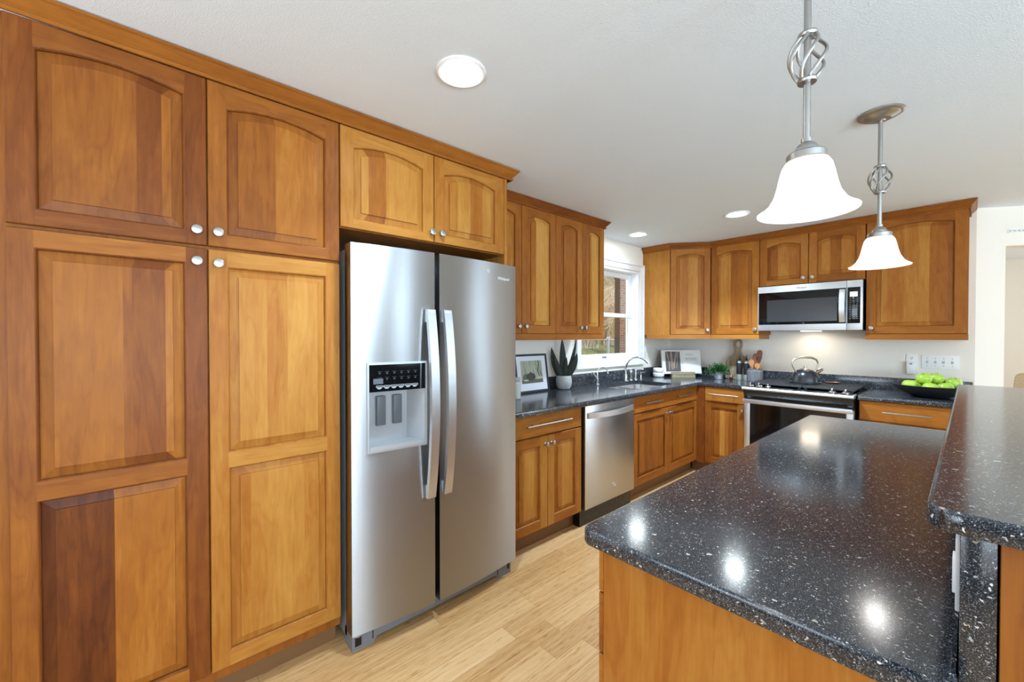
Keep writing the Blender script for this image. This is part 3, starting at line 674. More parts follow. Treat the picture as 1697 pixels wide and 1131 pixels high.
# ------------------------------------------------------------------ worktops
def offset_poly(pts, d):
    n = len(pts); out = []
    for i in range(n):
        p0, p1, p2 = V(pts[i - 1]), V(pts[i]), V(pts[(i + 1) % n]); a = (p1 - p0).normalized(); b = (p2 - p1).normalized()
        na, nb = V((-a.y, a.x)), V((-b.y, b.x)); s_ = na + nb; out.append(tuple(p1 + s_ * (2 * d / max(1e-6, s_.length_squared))))
    return out
def round_poly(pts, rad, seg=6):
    n = len(pts); out = []
    for i in range(n):
        r = rad[i] if isinstance(rad, (list, tuple)) else rad
        p0, p1, p2 = V(pts[i - 1]), V(pts[i]), V(pts[(i + 1) % n])
        if r <= 0: out.append(tuple(p1)); continue
        a = (p0 - p1).normalized(); b = (p2 - p1).normalized(); A_, B_ = p1 + a * r, p1 + b * r; c = p1 + (a + b) * r
        for k in range(seg + 1):
            t_ = k / seg; q = PI / 2 * t_; v = c - b * (r * math.cos(q)) - a * (r * math.sin(q)); out.append(tuple(v))
    return out
def slab_poly(mb, pts, z0, z1, r=.010, holes=()):
    rings = [(offset_poly(pts, r), z0), (offset_poly(pts, r * .3), z0 + r * .3), (pts, z0 + r), (pts, z1 - r), (offset_poly(pts, r * .3), z1 - r * .3), (offset_poly(pts, r), z1)]
    n = len(pts); vs = []
    for q, z in rings: vs += [(x, y, z) for x, y in q]
    fs = [(i * n + k, i * n + (k + 1) % n, (i + 1) * n + (k + 1) % n, (i + 1) * n + k) for i in range(len(rings) - 1) for k in range(n)]
    mb.add(vs, fs)
    for (q, z) in (rings[0], rings[-1]):
        bm = bmesh.new(); es = []
        for lp in [q] + list(holes):
            vv = [bm.verts.new((x, y, z)) for x, y in lp]; es += [bm.edges.new((vv[i], vv[(i + 1) % len(vv)])) for i in range(len(vv))]
        bmesh.ops.triangle_fill(bm, edges=es, use_beauty=True); mb.bm(bm)
    for h in holes:
        m = len(h); mb.add([(x, y, z0) for x, y in h] + [(x, y, z1) for x, y in h], [(k, (k + 1) % m, m + (k + 1) % m, m + k) for k in range(m)])
CT0, CT1 = .876, .914
hole = round_poly([(.135, -1.70), (.56, -1.70), (.56, -.95), (.135, -.95)], [.10, .12, .10, .08], 7)
ct = thing('worktop', 'black speckled stone worktop with the sink, from refrigerator to range', 'worktop', (.3, -1.5, CT0))
mb = MB(); slab_poly(mb, [(.001, -3.172), (.662, -3.172), (.662, -.642), (1.078, -.642), (1.078, -.001), (.001, -.001)], CT0, CT1, .006, [hole]); mb.build('slab', GRAN, ct)
mb = MB(); mb.box(.001, .021, -3.172, -.022, CT1, 1.018, .003); mb.build('backsplash', GRAN, ct)
mb = MB(); mb.box(.001, 1.078, -.021, -.001, CT1, 1.018, .003); mb.build('backsplash', GRAN, ct)
c2 = thing('worktop', 'black speckled stone worktop right of the range under the fruit bowl', 'worktop', (2.17, -.3, CT0))
mb = MB(); slab_poly(mb, [(1.877, -.645), (2.476, -.645), (2.476, -.001), (1.877, -.001)], CT0, CT1, .006); mb.build('slab', GRAN, c2)
mb = MB(); mb.box(1.0785, 2.472, -.021, -.001, CT1, 1.018, .003); mb.build('backsplash', GRAN, c2)

# island
isl = thing('island_cabinet', 'wooden kitchen island cabinet with plain end panel and drawers', 'cabinet', (2.15, -2.9, 0))
carcass(isl, rect(1.873, 2.440, -3.93, -1.92), .0, .8755, .5)
wbox(isl, 'end_panel', 1.8765, 2.450, -3.955, -3.9305, .0, .875, .56, (0, 0, 1), (1, 0, 0))
for k in range(4):
    y1 = -3.951 + .51 * k + .505
    for z0, z1, tn in ((.755, .873, .60), (.608, .750, .40), (.36, .602, .56), (.12, .354, .5)):
        f = Frame((1.873, y1, z0), (0, -1, 0)); slab(isl, f, .505, z1 - z0, tn, 'drawer', [(.15, .355, (z1 - z0) / 2)] if k else [], t=.016)
iw = MB(); slab_poly(iw, round_poly([(1.835, -3.995), (2.4495, -3.995), (2.4495, -1.876), (1.835, -1.876)], [.03, 0, 0, .02]), .8765, CT1, .006)
tag(iw.build('island_worktop', GRAN), 'lower black speckled stone worktop of the island', 'worktop')
pw = thing('bar_partition', 'half-height partition carrying the raised bar, wood clad', 'partition', (2.6, -2.9, 0))
mb = MB(); mb.box(2.4503, 2.4835, -3.952, -1.88, CT1 - .038, 1.109, .002); mb.build('stone_facing', GRAN, pw)
wbox(pw, 'wood_cladding', 2.4855, 2.640, -3.956, -1.88, 0, 1.1095, .42, (0, 0, 1), (1, 1, 0), .003)
bt = MB(); slab_poly(bt, round_poly([(2.418, -3.98), (2.86, -3.98), (2.86, -1.847), (2.418, -1.847)], [.035, .03, .03, .0]), 1.1105, 1.1405, .0055)
tag(bt.build('bar_top', GRAN), 'raised black speckled stone bar top nearest the camera', 'bar top')
sw = thing('outlet_cover', 'white outlet cover on the stone facing under the raised bar', 'outlet', (2.45, -3.80, 1.0))
mb = MB(); mb.box(2.4445, 2.4500, -3.835, -3.765, .945, 1.058, .002); mb.build('plate', WHITE, sw); mb = MB(); mb.box(2.441, 2.4446, -3.817, -3.783, .965, 1.02, .001); mb.build('receptacle', WHITE, sw)

# ------------------------------------------------------------------ refrigerator
fr_ = thing('refrigerator', 'stainless side-by-side refrigerator with ice and water dispenser', 'refrigerator', (.38, -3.655, 0))
mb = MB(); mb.box(.06, .628, -4.112, -3.203, .035, 1.755, .004); mb.build('case', CASE, fr_)
mb = MB(); mb.box(.6285, .648, -4.108, -3.742, .10, 1.752); mb.box(.6285, .648, -3.704, -3.198, .10, 1.752); mb.build('gasket', GASK, fr_, smooth=0)
def fx(y): return .7147 + .036 * (1 - ((y + 3.654) / .47) ** 2)
def curved(mb, y0, y1, z0, z1, holes=None, back=.648, n=18, r=.006):
    """curved slab front with an optional rectangular opening"""
    ys = [y0 + (y1 - y0) * i / n for i in range(n + 1)]; zs = [z0, z1]
    if holes: ys = sorted(set(ys + [holes[0], holes[1]])); zs = [z0, holes[2], holes[3], z1]
    for ya, yb in zip(ys, ys[1:]):
        for za, zb in zip(zs, zs[1:]):
            if holes and holes[0] - 1e-6 <= ya and yb <= holes[1] + 1e-6 and abs(za - holes[2]) < 1e-6: continue
            xa, xb = fx(ya), fx(yb)
            mb.quad((xa, ya, za), (xb, yb, za), (xb, yb, zb), (xa, ya, zb))
        for z in (z0, z1): mb.quad((back, ya, z), (back, yb, z), (fx(yb), yb, z), (fx(ya), ya, z))
    for y in (y0, y1): mb.quad((back, y, z0), (fx(y), y, z0), (fx(y), y, z1), (back, y, z1))
    if holes:
        h0, h1, g0, g1 = holes
        for a, b, c, d in ((y0, h0, z0, z1), (h1, y1, z0, z1), (h0, h1, z0, g0), (h0, h1, g1, z1)): mb.quad((back, a, c), (back, b, c), (back, b, d), (back, a, d))
    else: mb.quad((back, y0, z0), (back, y1, z0), (back, y1, z1), (back, y0, z1))
DH = (-4.052, -3.790, .872, 1.246)
mb = MB(); curved(mb, -4.123, -3.738, .087, 1.770, DH); dL = mb.build('door', STEEL, fr_, smooth=20, label='freezer door with dispenser')
mb = MB(); curved(mb, -3.712, -3.184, .087, 1.770); dR = mb.build('door', STEEL, fr_, smooth=20, label='wide refrigerator door')
for d, yc, s in ((dL, -3.772, -1), (dR, -3.683, 1)):
    mb = MB(); pts = []; n = 24; base = fx(yc) + .004
    for i in range(n + 1):
        u = i / n; z = .612 + .885 * u; k = 1 - (2 * u - 1) ** 2; pts.append((base + .026 + .040 * k, z))
    vs = []; fs = []
    for i, (x, z) in enumerate(pts): vs += [(x - .020, yc - .0215, z), (x, yc - .0215, z), (x, yc + .0215, z), (x - .020, yc + .0215, z)]
    for i in range(n):
        for k in range(4): fs.append((i * 4 + k, i * 4 + (k + 1) % 4, i * 4 + 4 + (k + 1) % 4, i * 4 + 4 + k))
    fs += [(0, 1, 2, 3), (n * 4 + 3, n * 4 + 2, n * 4 + 1, n * 4)]; mb.add(vs, fs)
    for z0 in (.618, 1.440): mb.box(fx(yc) - .001, base + .028, yc - .014, yc + .014, z0, z0 + .05)
    mb.build('handle', STEELH, d, smooth=25)
# dispenser
PLAS = plain('silver_plastic', srgb(178, 180, 182), .35, .4); PLAD = plain('grey_paddle', srgb(92, 94, 98), .4)
xa, xb = fx(-4.052), fx(-3.79); ang = math.atan2(xb - xa, .262)
def dp(y, z, d): k = (y + 4.052) / .262; return V((xa + (xb - xa) * k + d, y, z))
def dbox(mb, y0, y1, z0, z1, d0, d1):
    vs = [dp(y, z, d) for d in (d0, d1) for z in (z0, z1) for y in (y0, y1)]
    mb.add(vs, [(0, 2, 3, 1), (4, 5, 7, 6), (0, 1, 5, 4), (2, 6, 7, 3), (0, 4, 6, 2), (1, 3, 7, 5)])
mb = MB(); W = .007
for a in ((-4.060, -4.052, .862, 1.256), (-3.790, -3.782, .862, 1.256), (-4.052, -3.790, 1.247, 1.256), (-4.052, -3.790, .862, .871)): dbox(mb, *a, -.004, .007)
bz = mb.build('dispenser_bezel', PLAS, dL)
mb = MB(); dbox(mb, -4.052, -3.790, 1.128, 1.2465, -.006, .004); cp = mb.build('control_panel', BLKGL, dL)
mb = MB(); dbox(mb, -4.033, -3.990, 1.162, 1.186, .0041, .0046); mb.build('display', plain('grey_display', srgb(84, 90, 96), .3), cp)
LEG = plain('panel_legend', srgb(196, 200, 204), .5)
mb = MB()
for k in range(6):
    y0 = -4.021 + k * .0328; dbox(mb, y0, y0 + .029, 1.1475, 1.1490, .0041, .0048); dbox(mb, y0, y0 + .029, 1.1535, 1.1550, .0041, .0048); dbox(mb, y0, y0 + .0015, 1.149, 1.1535, .0041, .0048); dbox(mb, y0 + .0275, y0 + .029, 1.149, 1.1535, .0041, .0048)
    dbox(mb, y0 + .004, y0 + .025, 1.1435, 1.1455, .0041, .0046); dbox(mb, y0 + .007, y0 + .021, 1.1400, 1.1420, .0041, .0046)
mb.build('legend', LEG, cp, smooth=0)
DIM = plain('dim_icons', srgb(44, 47, 52), .4); mb = MB()
for r_ in range(2):
    for k in range(6): y0 = -4.014 + k * .033; z0 = 1.215 - r_ * .026; dbox(mb, y0, y0 + .018, z0, z0 + .002, .0041, .0045); dbox(mb, y0 + .005, y0 + .013, z0 - .010, z0 - .003, .0041, .0045)
mb.build('icons', DIM, cp, smooth=0)
mb = MB(); bx = .625 - xa   # cavity: back, sides, top, curved floor
def cav(y, z, d): return V((d, y, z))
for q in (((.652, -4.050, .888), (.652, -3.835, .888), (.652, -3.835, 1.128), (.652, -4.050, 1.128)), ((.652, -3.835, .888), (xb - .002, -3.7905, .888), (xb - .002, -3.7905, 1.128), (.652, -3.835, 1.128)),
          ((.652, -4.050, .888), (xa - .002, -4.0515, .888), (xa - .002, -4.0515, 1.128), (.652, -4.050, 1.128)), ((.652, -4.050, 1.128), (.652, -3.835, 1.128), (xb, -3.7905, 1.128), (xa, -4.0515, 1.128)),
          ((.652, -4.050, .888), (.652, -3.835, .888), (xb, -3.7905, .888), (xa, -4.0515, .888))): mb.quad(*q)
mb.build('dispenser_recess', PLAS, dL, smooth=0)
for y0 in (-3.992, -3.912):
    mb = MB(); mb.box(.655, .676, y0, y0 + .042, .965, 1.100, .004); mb.build('paddle', PLAD, dL)
mb = MB(); dbox(mb, -4.0515, -3.7905, .8715, .889, -.055, .010); mb.build('drip_tray', PLAS, dL)
text('brand_lettering', 'Whirlpool', .024, plain('logo_silver', srgb(226, 228, 230), .3, .3), dR, (-.12, 1, 0), (0, 0, 1), (fx(-3.29) + .0012, -3.290, 1.690)) if False else None
Xd = V((fx(-3.25) - fx(-3.33), .08, 0)).normalized()
text('brand_lettering', 'Whirlpool', .022, plain('logo_silver', srgb(226, 228, 230), .3, .3), dR, Xd, (0, 0, 1), (fx(-3.288) + .0015, -3.288, 1.689))
mb = MB(); mb.lathe([(.012, 0), (.012, .0012), (.009, .0014), (.009, .0006), (.001, .0006)], (fx(-3.40) + .0006, -3.405, 1.722), 18, (0, 1, 0), (0, 0, 1), (1, 0, 0)); mb.build('round_badge', PLAS, dR)
# base grille with feet
mb = MB()
prof = [(-4.112, .0), (-4.02, .0), (-4.00, .022), (-3.31, .022), (-3.29, .0), (-3.196, .0), (-3.196, .082), (-4.112, .082)]
mb.prism(prof, lambda a, b, c: V((c, a, b)), .60, .685); mb.build('base_grille', GRIL, fr_, smooth=0)
mb = MB()
for y in (-4.018, -3.292): mb.box(.6852, .6866, y - .004, y, .018, .082)
mb.box(.6852, .6866, -4.10, -4.072, .018, .062); mb.box(.6852, .6866, -3.222, -3.206, .028, .066); mb.build('grille_slots', BLK, fr_, smooth=0)
mb = MB(); mb.lathe([(.026, .066), (.026, .084)], (.676, -4.088, 0), 16); mb.lathe([(.022, .066), (.022, .084)], (.676, -3.214, 0), 16); mb.build('hinge', CASE, fr_)
mb = MB(); mb.box(.60, .70, -4.106, -4.07, 1.752, 1.772, .004); mb.box(.60, .70, -3.24, -3.20, 1.752, 1.772, .004); mb.build('top_hinge', CASE, fr_)

# ------------------------------------------------------------------ dishwasher
dw = thing('dishwasher', 'stainless dishwasher with a bowed towel-bar handle', 'dishwasher', (.3, -2.13, 0))
mb = MB(); mb.box(.03, .600, -2.459, -1.798, .0, .872); mb.build('tub', BLK, dw, smooth=0)
mb = MB(); mb.box(.6005, .635, -2.441, -1.802, .125, .872, .005); d = mb.build('door', STEELD, dw)
mb = MB(); n = 20; vs = []; fs = []
for i in range(n + 1):
    u = i / n; y = -2.413 + .573 * u; k = 1 - (2 * u - 1) ** 2; x = .650 + .042 * k
    vs += [(x - .012, y, .781), (x, y, .781), (x, y, .821), (x - .012, y, .821)]
for i in range(n):
    for k in range(4): fs.append((i * 4 + k, i * 4 + (k + 1) % 4, i * 4 + 4 + (k + 1) % 4, i * 4 + 4 + k))
fs += [(0, 1, 2, 3), (n * 4 + 3, n * 4 + 2, n * 4 + 1, n * 4)]; mb.add(vs, fs); mb.box(.634, .642, -2.413, -2.395, .785, .817); mb.box(.634, .642, -1.858, -1.84, .785, .817)
mb.build('handle', STEELH, d, smooth=25)
mb = MB(); c0 = V((.6358, -2.085, .232))
for a0, rr, sg in ((.3, .026, 1), (.3 + PI, .026, 1)):
    mb.tube([c0 + V((0, math.cos(a0 + .28 * k) * rr * (.25 + .1 * k), math.sin(a0 + .28 * k) * rr * .55 * (.25 + .1 * k))) for k in range(9)], .0016, 5)
mb.build('swirl_mark', plain('mark_silver', srgb(220, 220, 220), .3), d)

# ------------------------------------------------------------------ range
rg = thing('range', 'slide-in range with stainless trim and black glass oven door', 'range', (1.472, -.36, 0))
mb = MB(); mb.box(1.084, 1.862, -.655, -.03, .0, .905, .002); mb.build('body', BLK, rg)
mb = MB(); mb.prism([(-.655, .798), (-.692, .800), (-.728, .888), (-.655, .900)], lambda a, b, c: V((c, a, b)), 1.084, 1.862); mb.build('fascia', BLK, rg, smooth=0)
mb = MB(); mb.prism([(-.655, .889), (-.732, .889), (-.744, .895), (-.744, .905), (-.736, .914), (-.600, .9145), (-.600, .906), (-.655, .906)], lambda a, b, c: V((c, a, b)), 1.078, 1.866)
mb.build('front_rim', STEELH, rg)
mb = MB(); mb.box(1.092, 1.852, -.722, -.035, .9055, .9185, .003); mb.build('cooktop', BLKGL, rg)
for x0, x1 in ((1.100, 1.499), (1.504, 1.850)):
    mb = MB(); mb.box(x0, x1, -.592, -.062, .932, .946, .003)
    for k in range(int((x1 - x0) / .0185)): xx = x0 + .012 + k * .0185; mb.box(xx, xx + .008, -.585, -.07, .9455, .9505)
    for xx in (x0 + .01, x1 - .03):
        for yy in (-.585, -.09): mb.box(xx, xx + .02, yy, yy + .02, .9186, .933)
    mb.build('griddle_plate', IRON, rg)
for x, y in ((1.128, -.668), (1.196, -.666), (1.268, -.668), (1.722, -.668), (1.808, -.670)):
    mb = MB(); s = .8 if x == 1.268 else 1; mb.lathe([(.026 * s, 0), (.027 * s, .006), (.021 * s, .012), (.018 * s, .014), (.001, .015)], (x, y, .9186), 20)
    mb.box(x - .007, x + .007, y - .022 * s, y + .022 * s, .930, .930 + .026 * s, .004); mb.build('burner_knob', CHROME, rg)
mb = MB(); mb.box(1.088, 1.135, -.708, -.656, .28, .792, .003); mb.box(1.817, 1.860, -.708, -.656, .28, .792, .003); mb.box(1.135, 1.817, -.708, -.656, .28, .33, .003); d = mb.build('oven_door', STEELH, rg)
mb = MB(); mb.box(1.1355, 1.8165, -.706, -.694, .3305, .788); mb.build('oven_glass', BLKGL, d, smooth=0)
mb = MB(); mb.box(1.086, 1.862, -.752, -.730, .773, .809, .006); mb.box(1.10, 1.13, -.732, -.706, .78, .80); mb.box(1.82, 1.85, -.732, -.706, .78, .80); mb.build('oven_handle', STEELH, d)
mb = MB(); mb.box(1.088, 1.860, -.70, -.656, .06, .272, .004); mb.build('drawer', STEELD, rg)

# kettle, spoon rest
K = V((1.468, -.345, .9508))
kt = thing('kettle', 'black dome kettle with brass handle standing on the range', 'kettle', K)
ENAM = plain('graphite_enamel', srgb(60, 61, 64), .22, .6); BRASS = plain('pale_brass', (.62, .57, .47, 1), .3, 1.0)
mb = MB(); mb.lathe([(.112, 0), (.118, .004), (.118, .012), (.110, .018), (.108, .03), (.105, .05), (.096, .078), (.082, .100), (.064, .115), (.045, .122), (.001, .124)], K, 32); mb.build('body', ENAM, kt)
mb = MB(); mb.lathe([(.045, .121), (.036, .129), (.014, .134), (.008, .138), (.008, .146), (.014, .150), (.014, .156), (.001, .158)], K, 24); mb.build('lid', BRASS, kt)
hx = V((.80, .60, 0)) * 1.0; R_ = V((.667, .745, 0)); mb = MB()
hp = [(-.082, .098), (-.112, .150), (-.120, .180), (-.105, .212), (-.06, .228), (0, .232), (.06, .228), (.100, .210), (.116, .180), (.108, .150), (.078, .104)]
mb.tube([K + R_ * (a * 1.0) + V((0, 0, b)) for a, b in hp], [.006, .006, .0065, .008, .010, .0105, .010, .008, .0065, .006, .006], 10); mb.build('handle', BRASS, kt)
mb = MB(); mb.tube([K + R_ * .075 + V((0, 0, .085)), K + R_ * .125 + V((0, 0, .112)), K + R_ * .150 + V((0, 0, .125))], [.022, .018, .014], 12); mb.build('spout', BRASS, kt)
so = thing('spoon_rest', 'small copper spoon rest beside the kettle', 'spoon rest', (1.64, -.20, .9508)); COP = plain('copper', (.75, .42, .28, 1), .3, 1.0)
mb = MB(); mb.lathe([(.001, .002), (.03, .002), (.042, .010), (.044, .012), (.040, .009), (.028, .005), (.001, .0045)], (1.64, -.20, .9508), 20, (1.2, .2, 0), (-.2, .8, 0), close=False); mb.build('dish', COP, so)

# ------------------------------------------------------------------ microwave
mw = thing('microwave', 'stainless over-the-range microwave with black glass door', 'microwave', (1.483, -.2, 1.42))
mb = MB(); mb.box(1.0975, 1.868, -.372, -.022, 1.4215, 1.838, .003); mb.build('case', BLK, mw)
mb = MB(); mb.box(1.0975, 1.7635, -.400, -.3725, 1.4235, 1.837, .004); d = mb.build('door', STEELH, mw)
mb = MB(); mb.box(1.106, 1.7610, -.4025, -.3995, 1.4795, 1.7785, .001); g = mb.build('door_glass', BLKGL, d)
mb = MB(); mb.box(1.177, 1.702, -.4032, -.4023, 1.504, 1.707); mb.build('window_screen', plain('mesh_screen', srgb(50, 51, 52), .18), g, smooth=0)
mb = MB(); n = 14; vs = []; fs = []
for i in range(n + 1):
    u = i / n; z = 1.489 + .277 * u; k = 1 - (2 * u - 1) ** 2; y = -.418 - .026 * k; vs += [(1.719, y + .010, z), (1.719, y, z), (1.757, y, z), (1.757, y + .010, z)]
for i in range(n):
    for k in range(4): fs.append((i * 4 + k, i * 4 + (k + 1) % 4, i * 4 + 4 + (k + 1) % 4, i * 4 + 4 + k))
fs += [(0, 1, 2, 3), (n * 4 + 3, n * 4 + 2, n * 4 + 1, n * 4)]; mb.add(vs, fs); mb.box(1.725, 1.75, -.41, -.402, 1.49, 1.515); mb.box(1.725, 1.75, -.41, -.402, 1.74, 1.765); mb.build('handle', STEELH, d, smooth=25)
mb = MB(); mb.box(1.7655, 1.868, -.400, -.3725, 1.4235, 1.837, .004); p = mb.build('control_column', STEELH, mw)
mb = MB(); mb.box(1.7700, 1.853, -.4025, -.3995, 1.4795, 1.7795, .001); cp = mb.build('control_panel', BLKGL, p)
mb = MB(); mb.box(1.785, 1.836, -.4032, -.4023, 1.700, 1.742); dsp = mb.build('display', mat_emit('blue_grey_display', srgb(110, 128, 140), .35), cp, smooth=0)
LED = mat_emit('clock_digits', (.85, .95, 1, 1), 1.1)
text('clock', '2:41', .020, LED, dsp, (1, 0, 0), (0, 0, 1), (1.816, -.4034, 1.714))
mb = MB()
for r_ in range(12):
    for k in range(3):
        x0 = 1.783 + k * .023; z0 = 1.683 - r_ * .0150; mb.box(x0, x0 + .010, -.4030, -.4023, z0, z0 + .003)
mb.build('buttons', plain('button_print', srgb(138, 142, 146), .5), cp, smooth=0)
text('brand_lettering', 'Whirlpool', .018, plain('logo_dark', srgb(70, 70, 72), .4), d, (1, 0, 0), (0, 0, 1), (1.447, -.4005, 1.806))
text('round_mark', '~', .03, plain('mark_grey', srgb(150, 150, 150), .4), g, (1, 0, 0), (0, 0, 1), (1.463, -.4027, 1.490))
mb = MB(); mb.box(1.40, 1.54, -.22, -.12, 1.416, 1.4214); mb.build('hood_lamp', mat_emit('hood_lamp_lens', (1, .86, .66, 1), 3.0), mw, smooth=0)
ld = bpy.data.lights.new('hood_light', 'AREA'); ld.shape = 'RECTANGLE'; ld.size = .14; ld.size_y = .09; ld.energy = HOOD_W; ld.color = (1, .86, .66)
lo = bpy.data.objects.new('hood_light', ld); COL.objects.link(lo); lo.location = (1.47, -.17, 1.412)

# ------------------------------------------------------------------ sink and taps
sk = thing('sink', 'undermount double-bowl stainless sink below the window', 'sink', (.35, -1.32, .70)); SINK = plain('sink_steel', (.80, .80, .80, 1), .28, 1.0)
def bowl(y0, y1, zb):
    mb = MB(); r = .07; rs = []
    for ins, z in ((0, .872), (.004, .80), (.012, zb + .02), (.035, zb)): rs.append([(x, y, z) for x, y in offset_poly(round_poly([(.128, y0), (.567, y0), (.567, y1), (.128, y1)], r, 6), ins)])
    n = len(rs[0]); vs = sum(rs, []); mb.add(vs, [(i * n + k, i * n + (k + 1) % n, (i + 1) * n + (k + 1) % n, (i + 1) * n + k) for i in range(3) for k in range(n)]); mb.add(rs[-1], [tuple(range(n))]); return mb
bowl(-1.708, -1.322, .685).build('bowl', SINK, sk); bowl(-1.312, -.942, .72).build('bowl', SINK, sk)
mb = MB(); slab_poly(mb, [(.12, -1.716), (.575, -1.716), (.575, -.934), (.12, -.934)], .8715, .8755, .001, [round_poly([(.128, -1.708), (.567, -1.708), (.567, -1.322), (.128, -1.322)], .07, 6), round_poly([(.128, -1.312), (.567, -1.312), (.567, -.942), (.128, -.942)], .07, 6)]); mb.build('flange', SINK, sk)
def arc(p0, zb, reach, h, n=14, dirv=(1, 0, 0), drop=.05):
    D = V(dirv); P = V(p0); pts = [P + V((0, 0, zb))]
    for i in range(n + 1):
        a = PI * i / n; pts.append(P + D * (reach / 2 * (1 - math.cos(a))) + V((0, 0, zb + (h - zb) * math.sin(a) - (drop * max(0, i / n - .5) * 2))))
    return pts
fa = thing('faucet', 'tall gooseneck kitchen faucet behind the sink', 'faucet', (.078, -1.06, CT1))
mb = MB(); mb.lathe([(.028, 0), (.028, .006), (.018, .012), (.016, .06), (.013, .065), (.001, .066)], (.078, -1.06, CT1), 18); mb.build('base', CHROME, fa)
mb = MB(); P = V((.078, -1.06, CT1)); D = V((.93, .36, 0)); sp = [(0, .06), (-.006, .12), (.004, .165), (.035, .210), (.080, .238), (.125, .246), (.170, .232), (.205, .208), (.224, .188)]
mb.tube([P + D * a + V((0, 0, b)) for a, b in sp], [.012, .012, .012, .0115, .011, .011, .011, .012, .013], 12); mb.build('spout', CHROME, fa)
tp = thing('side_sprayer', 'pull-out sprayer right of the faucet', 'sprayer', (.082, -.972, CT1))
mb = MB(); mb.lathe([(.022, 0), (.022, .006), (.015, .012), (.015, .06), (.019, .075), (.019, .095), (.012, .112), (.001, .114)], (.082, -.972, CT1), 16); mb.build('body', CHROME, tp)
tp = thing('faucet_lever', 'single lever tap between the sprayer and the soap pump', 'tap', (.088, -.892, CT1))
mb = MB(); mb.lathe([(.024, 0), (.024, .008), (.012, .016), (.011, .085), (.015, .09), (.015, .108), (.001, .112)], (.088, -.892, CT1), 16); mb.build('body', CHROME, tp)
mb = MB(); mb.tube([(.088, -.892, CT1 + .104), (.125, -.855, CT1 + .112), (.145, -.835, CT1 + .108)], [.006, .006, .008], 8); mb.build('lever', CHROME, tp)
tp = thing('soap_dispenser', 'small soap pump at the right end of the taps', 'soap dispenser', (.09, -.79, CT1))
mb = MB(); mb.lathe([(.018, 0), (.018, .006), (.012, .012), (.010, .04), (.005, .045), (.005, .062), (.012, .064), (.012, .070), (.001, .071)], (.09, -.79, CT1), 14); mb.tube([(.09, -.79, CT1 + .066), (.125, -.77, CT1 + .070)], .004, 8); mb.build('pump', CHROME, tp)
tp = thing('filter_faucet', 'slim drinking-water tap left of the main faucet', 'faucet', (.095, -1.565, CT1))
mb = MB(); mb.lathe([(.018, 0), (.018, .005), (.011, .010), (.011, .055), (.007, .06), (.001, .061)], (.095, -1.565, CT1), 14); mb.build('base', CHROME, tp)
P = V((.095, -1.565, CT1)); D = V((.75, .66, 0)); mb = MB(); mb.tube([P + D * a + V((0, 0, b)) for a, b in [(0, .055), (0, .115), (.012, .146), (.040, .164), (.072, .158), (.092, .132), (.096, .105)]], [.0055] * 6 + [.007], 10); mb.build('spout', CHROME, tp)
mb = MB(); mb.tube([P + V((0, 0, .05)), P - D * .028 + V((0, 0, .09)), P - D * .05 + V((0, 0, .118))], [.004, .004, .006], 8); mb.build('lever', CHROME, tp)

# ------------------------------------------------------------------ things on the left worktop
pf = thing('picture_frame', 'black framed picture of a teapot leaning on the wall', 'picture', (.07, -2.405, CT1)); tl = math.atan2(.045, .31)
FK = Frame((.088, -2.590, CT1 + .002), YA); FK.Z = V((-math.sin(tl), 0, math.cos(tl))); FK.N = FK.A.cross(FK.Z)
def fbox(mb, F_, a0, a1, b0, b1, c0, c1):
    vs = [F_(a, b, c) for c in (c0, c1) for b in (b0, b1) for a in (a0, a1)]; mb.add(vs, [(0, 2, 3, 1), (4, 5, 7, 6), (0, 1, 5, 4), (2, 6, 7, 3), (0, 4, 6, 2), (1, 3, 7, 5)])
BLKW = plain('black_frame', srgb(20, 20, 26), .4)
mb = MB(); 
for a in ((0, .369, 0, .016), (0, .369, .296, .312), (0, .016, .016, .296), (.353, .369, .016, .296)): fbox(mb, FK, *a, -.020, 0)
mb.build('frame', BLKW, pf)
mb = MB(); fbox(mb, FK, .015, .354, .015, .297, -.012, -.006); mb.build('mat_board', plain('mat_board', srgb(232, 234, 240), .6), pf, smooth=0)
def pic(name, mat, F_, a0, a1, b0, b1, c, parent):
    mb = MB(); mb.spec = (F_.A / (a1 - a0), F_.Z / (b1 - b0), 0, 0, 0); q0 = F_(a0, b0, c)
    mb.quad(F_(a0, b0, c), F_(a1, b0, c), F_(a1, b1, c), F_(a0, b1, c)); o = mb.build(name, mat, parent, smooth=0)
    u = o.data.uv_layers['grain']
    for li, uv in zip(o.data.polygons[0].loop_indices, [(0, 0), (1, 0), (1, 1), (0, 1)]):
        co = o.matrix_world @ o.data.vertices[o.data.loops[li].vertex_index].co
    for li in o.data.polygons[0].loop_indices:
        co = mb.v[o.data.loops[li].vertex_index] - q0; u.data[li].uv = (co.dot(F_.A) / (a1 - a0), co.dot(F_.Z) / (b1 - b0))
    return o
pic('print', mat_picture('teapot_print', 'teapot'), FK, .064, .306, .074, .258, -.0055, pf)
mb = MB(); mb.tube([FK(.18, .16, -.02), (.024, -2.41, CT1 + .106)], .004, 6)
jr = thing('jar', 'pale glass jar beside the refrigerator', 'jar', (.235, -2.745, CT1))
mb = MB(); mb.lathe([(.034, 0), (.037, .004), (.037, .115), (.030, .122), (.030, .126), (.001, .127)], (.235, -2.745, CT1), 20); mb.build('body', plain('milky_glass', srgb(206, 208, 200), .2), jr)
mb = MB(); mb.lathe([(.034, .126), (.036, .130), (.036, .138), (.033, .142), (.036, .146), (.034, .156), (.001, .158)], (.235, -2.745, CT1), 20); mb.build('lid', plain('grey_lid', srgb(176, 176, 172), .35), jr)
pp = thing('potted_snake_plant', 'dark snake plant in a pale grey rounded pot by the window', 'plant', (.110, -2.068, CT1))
PC = V((.110, -2.068, CT1))
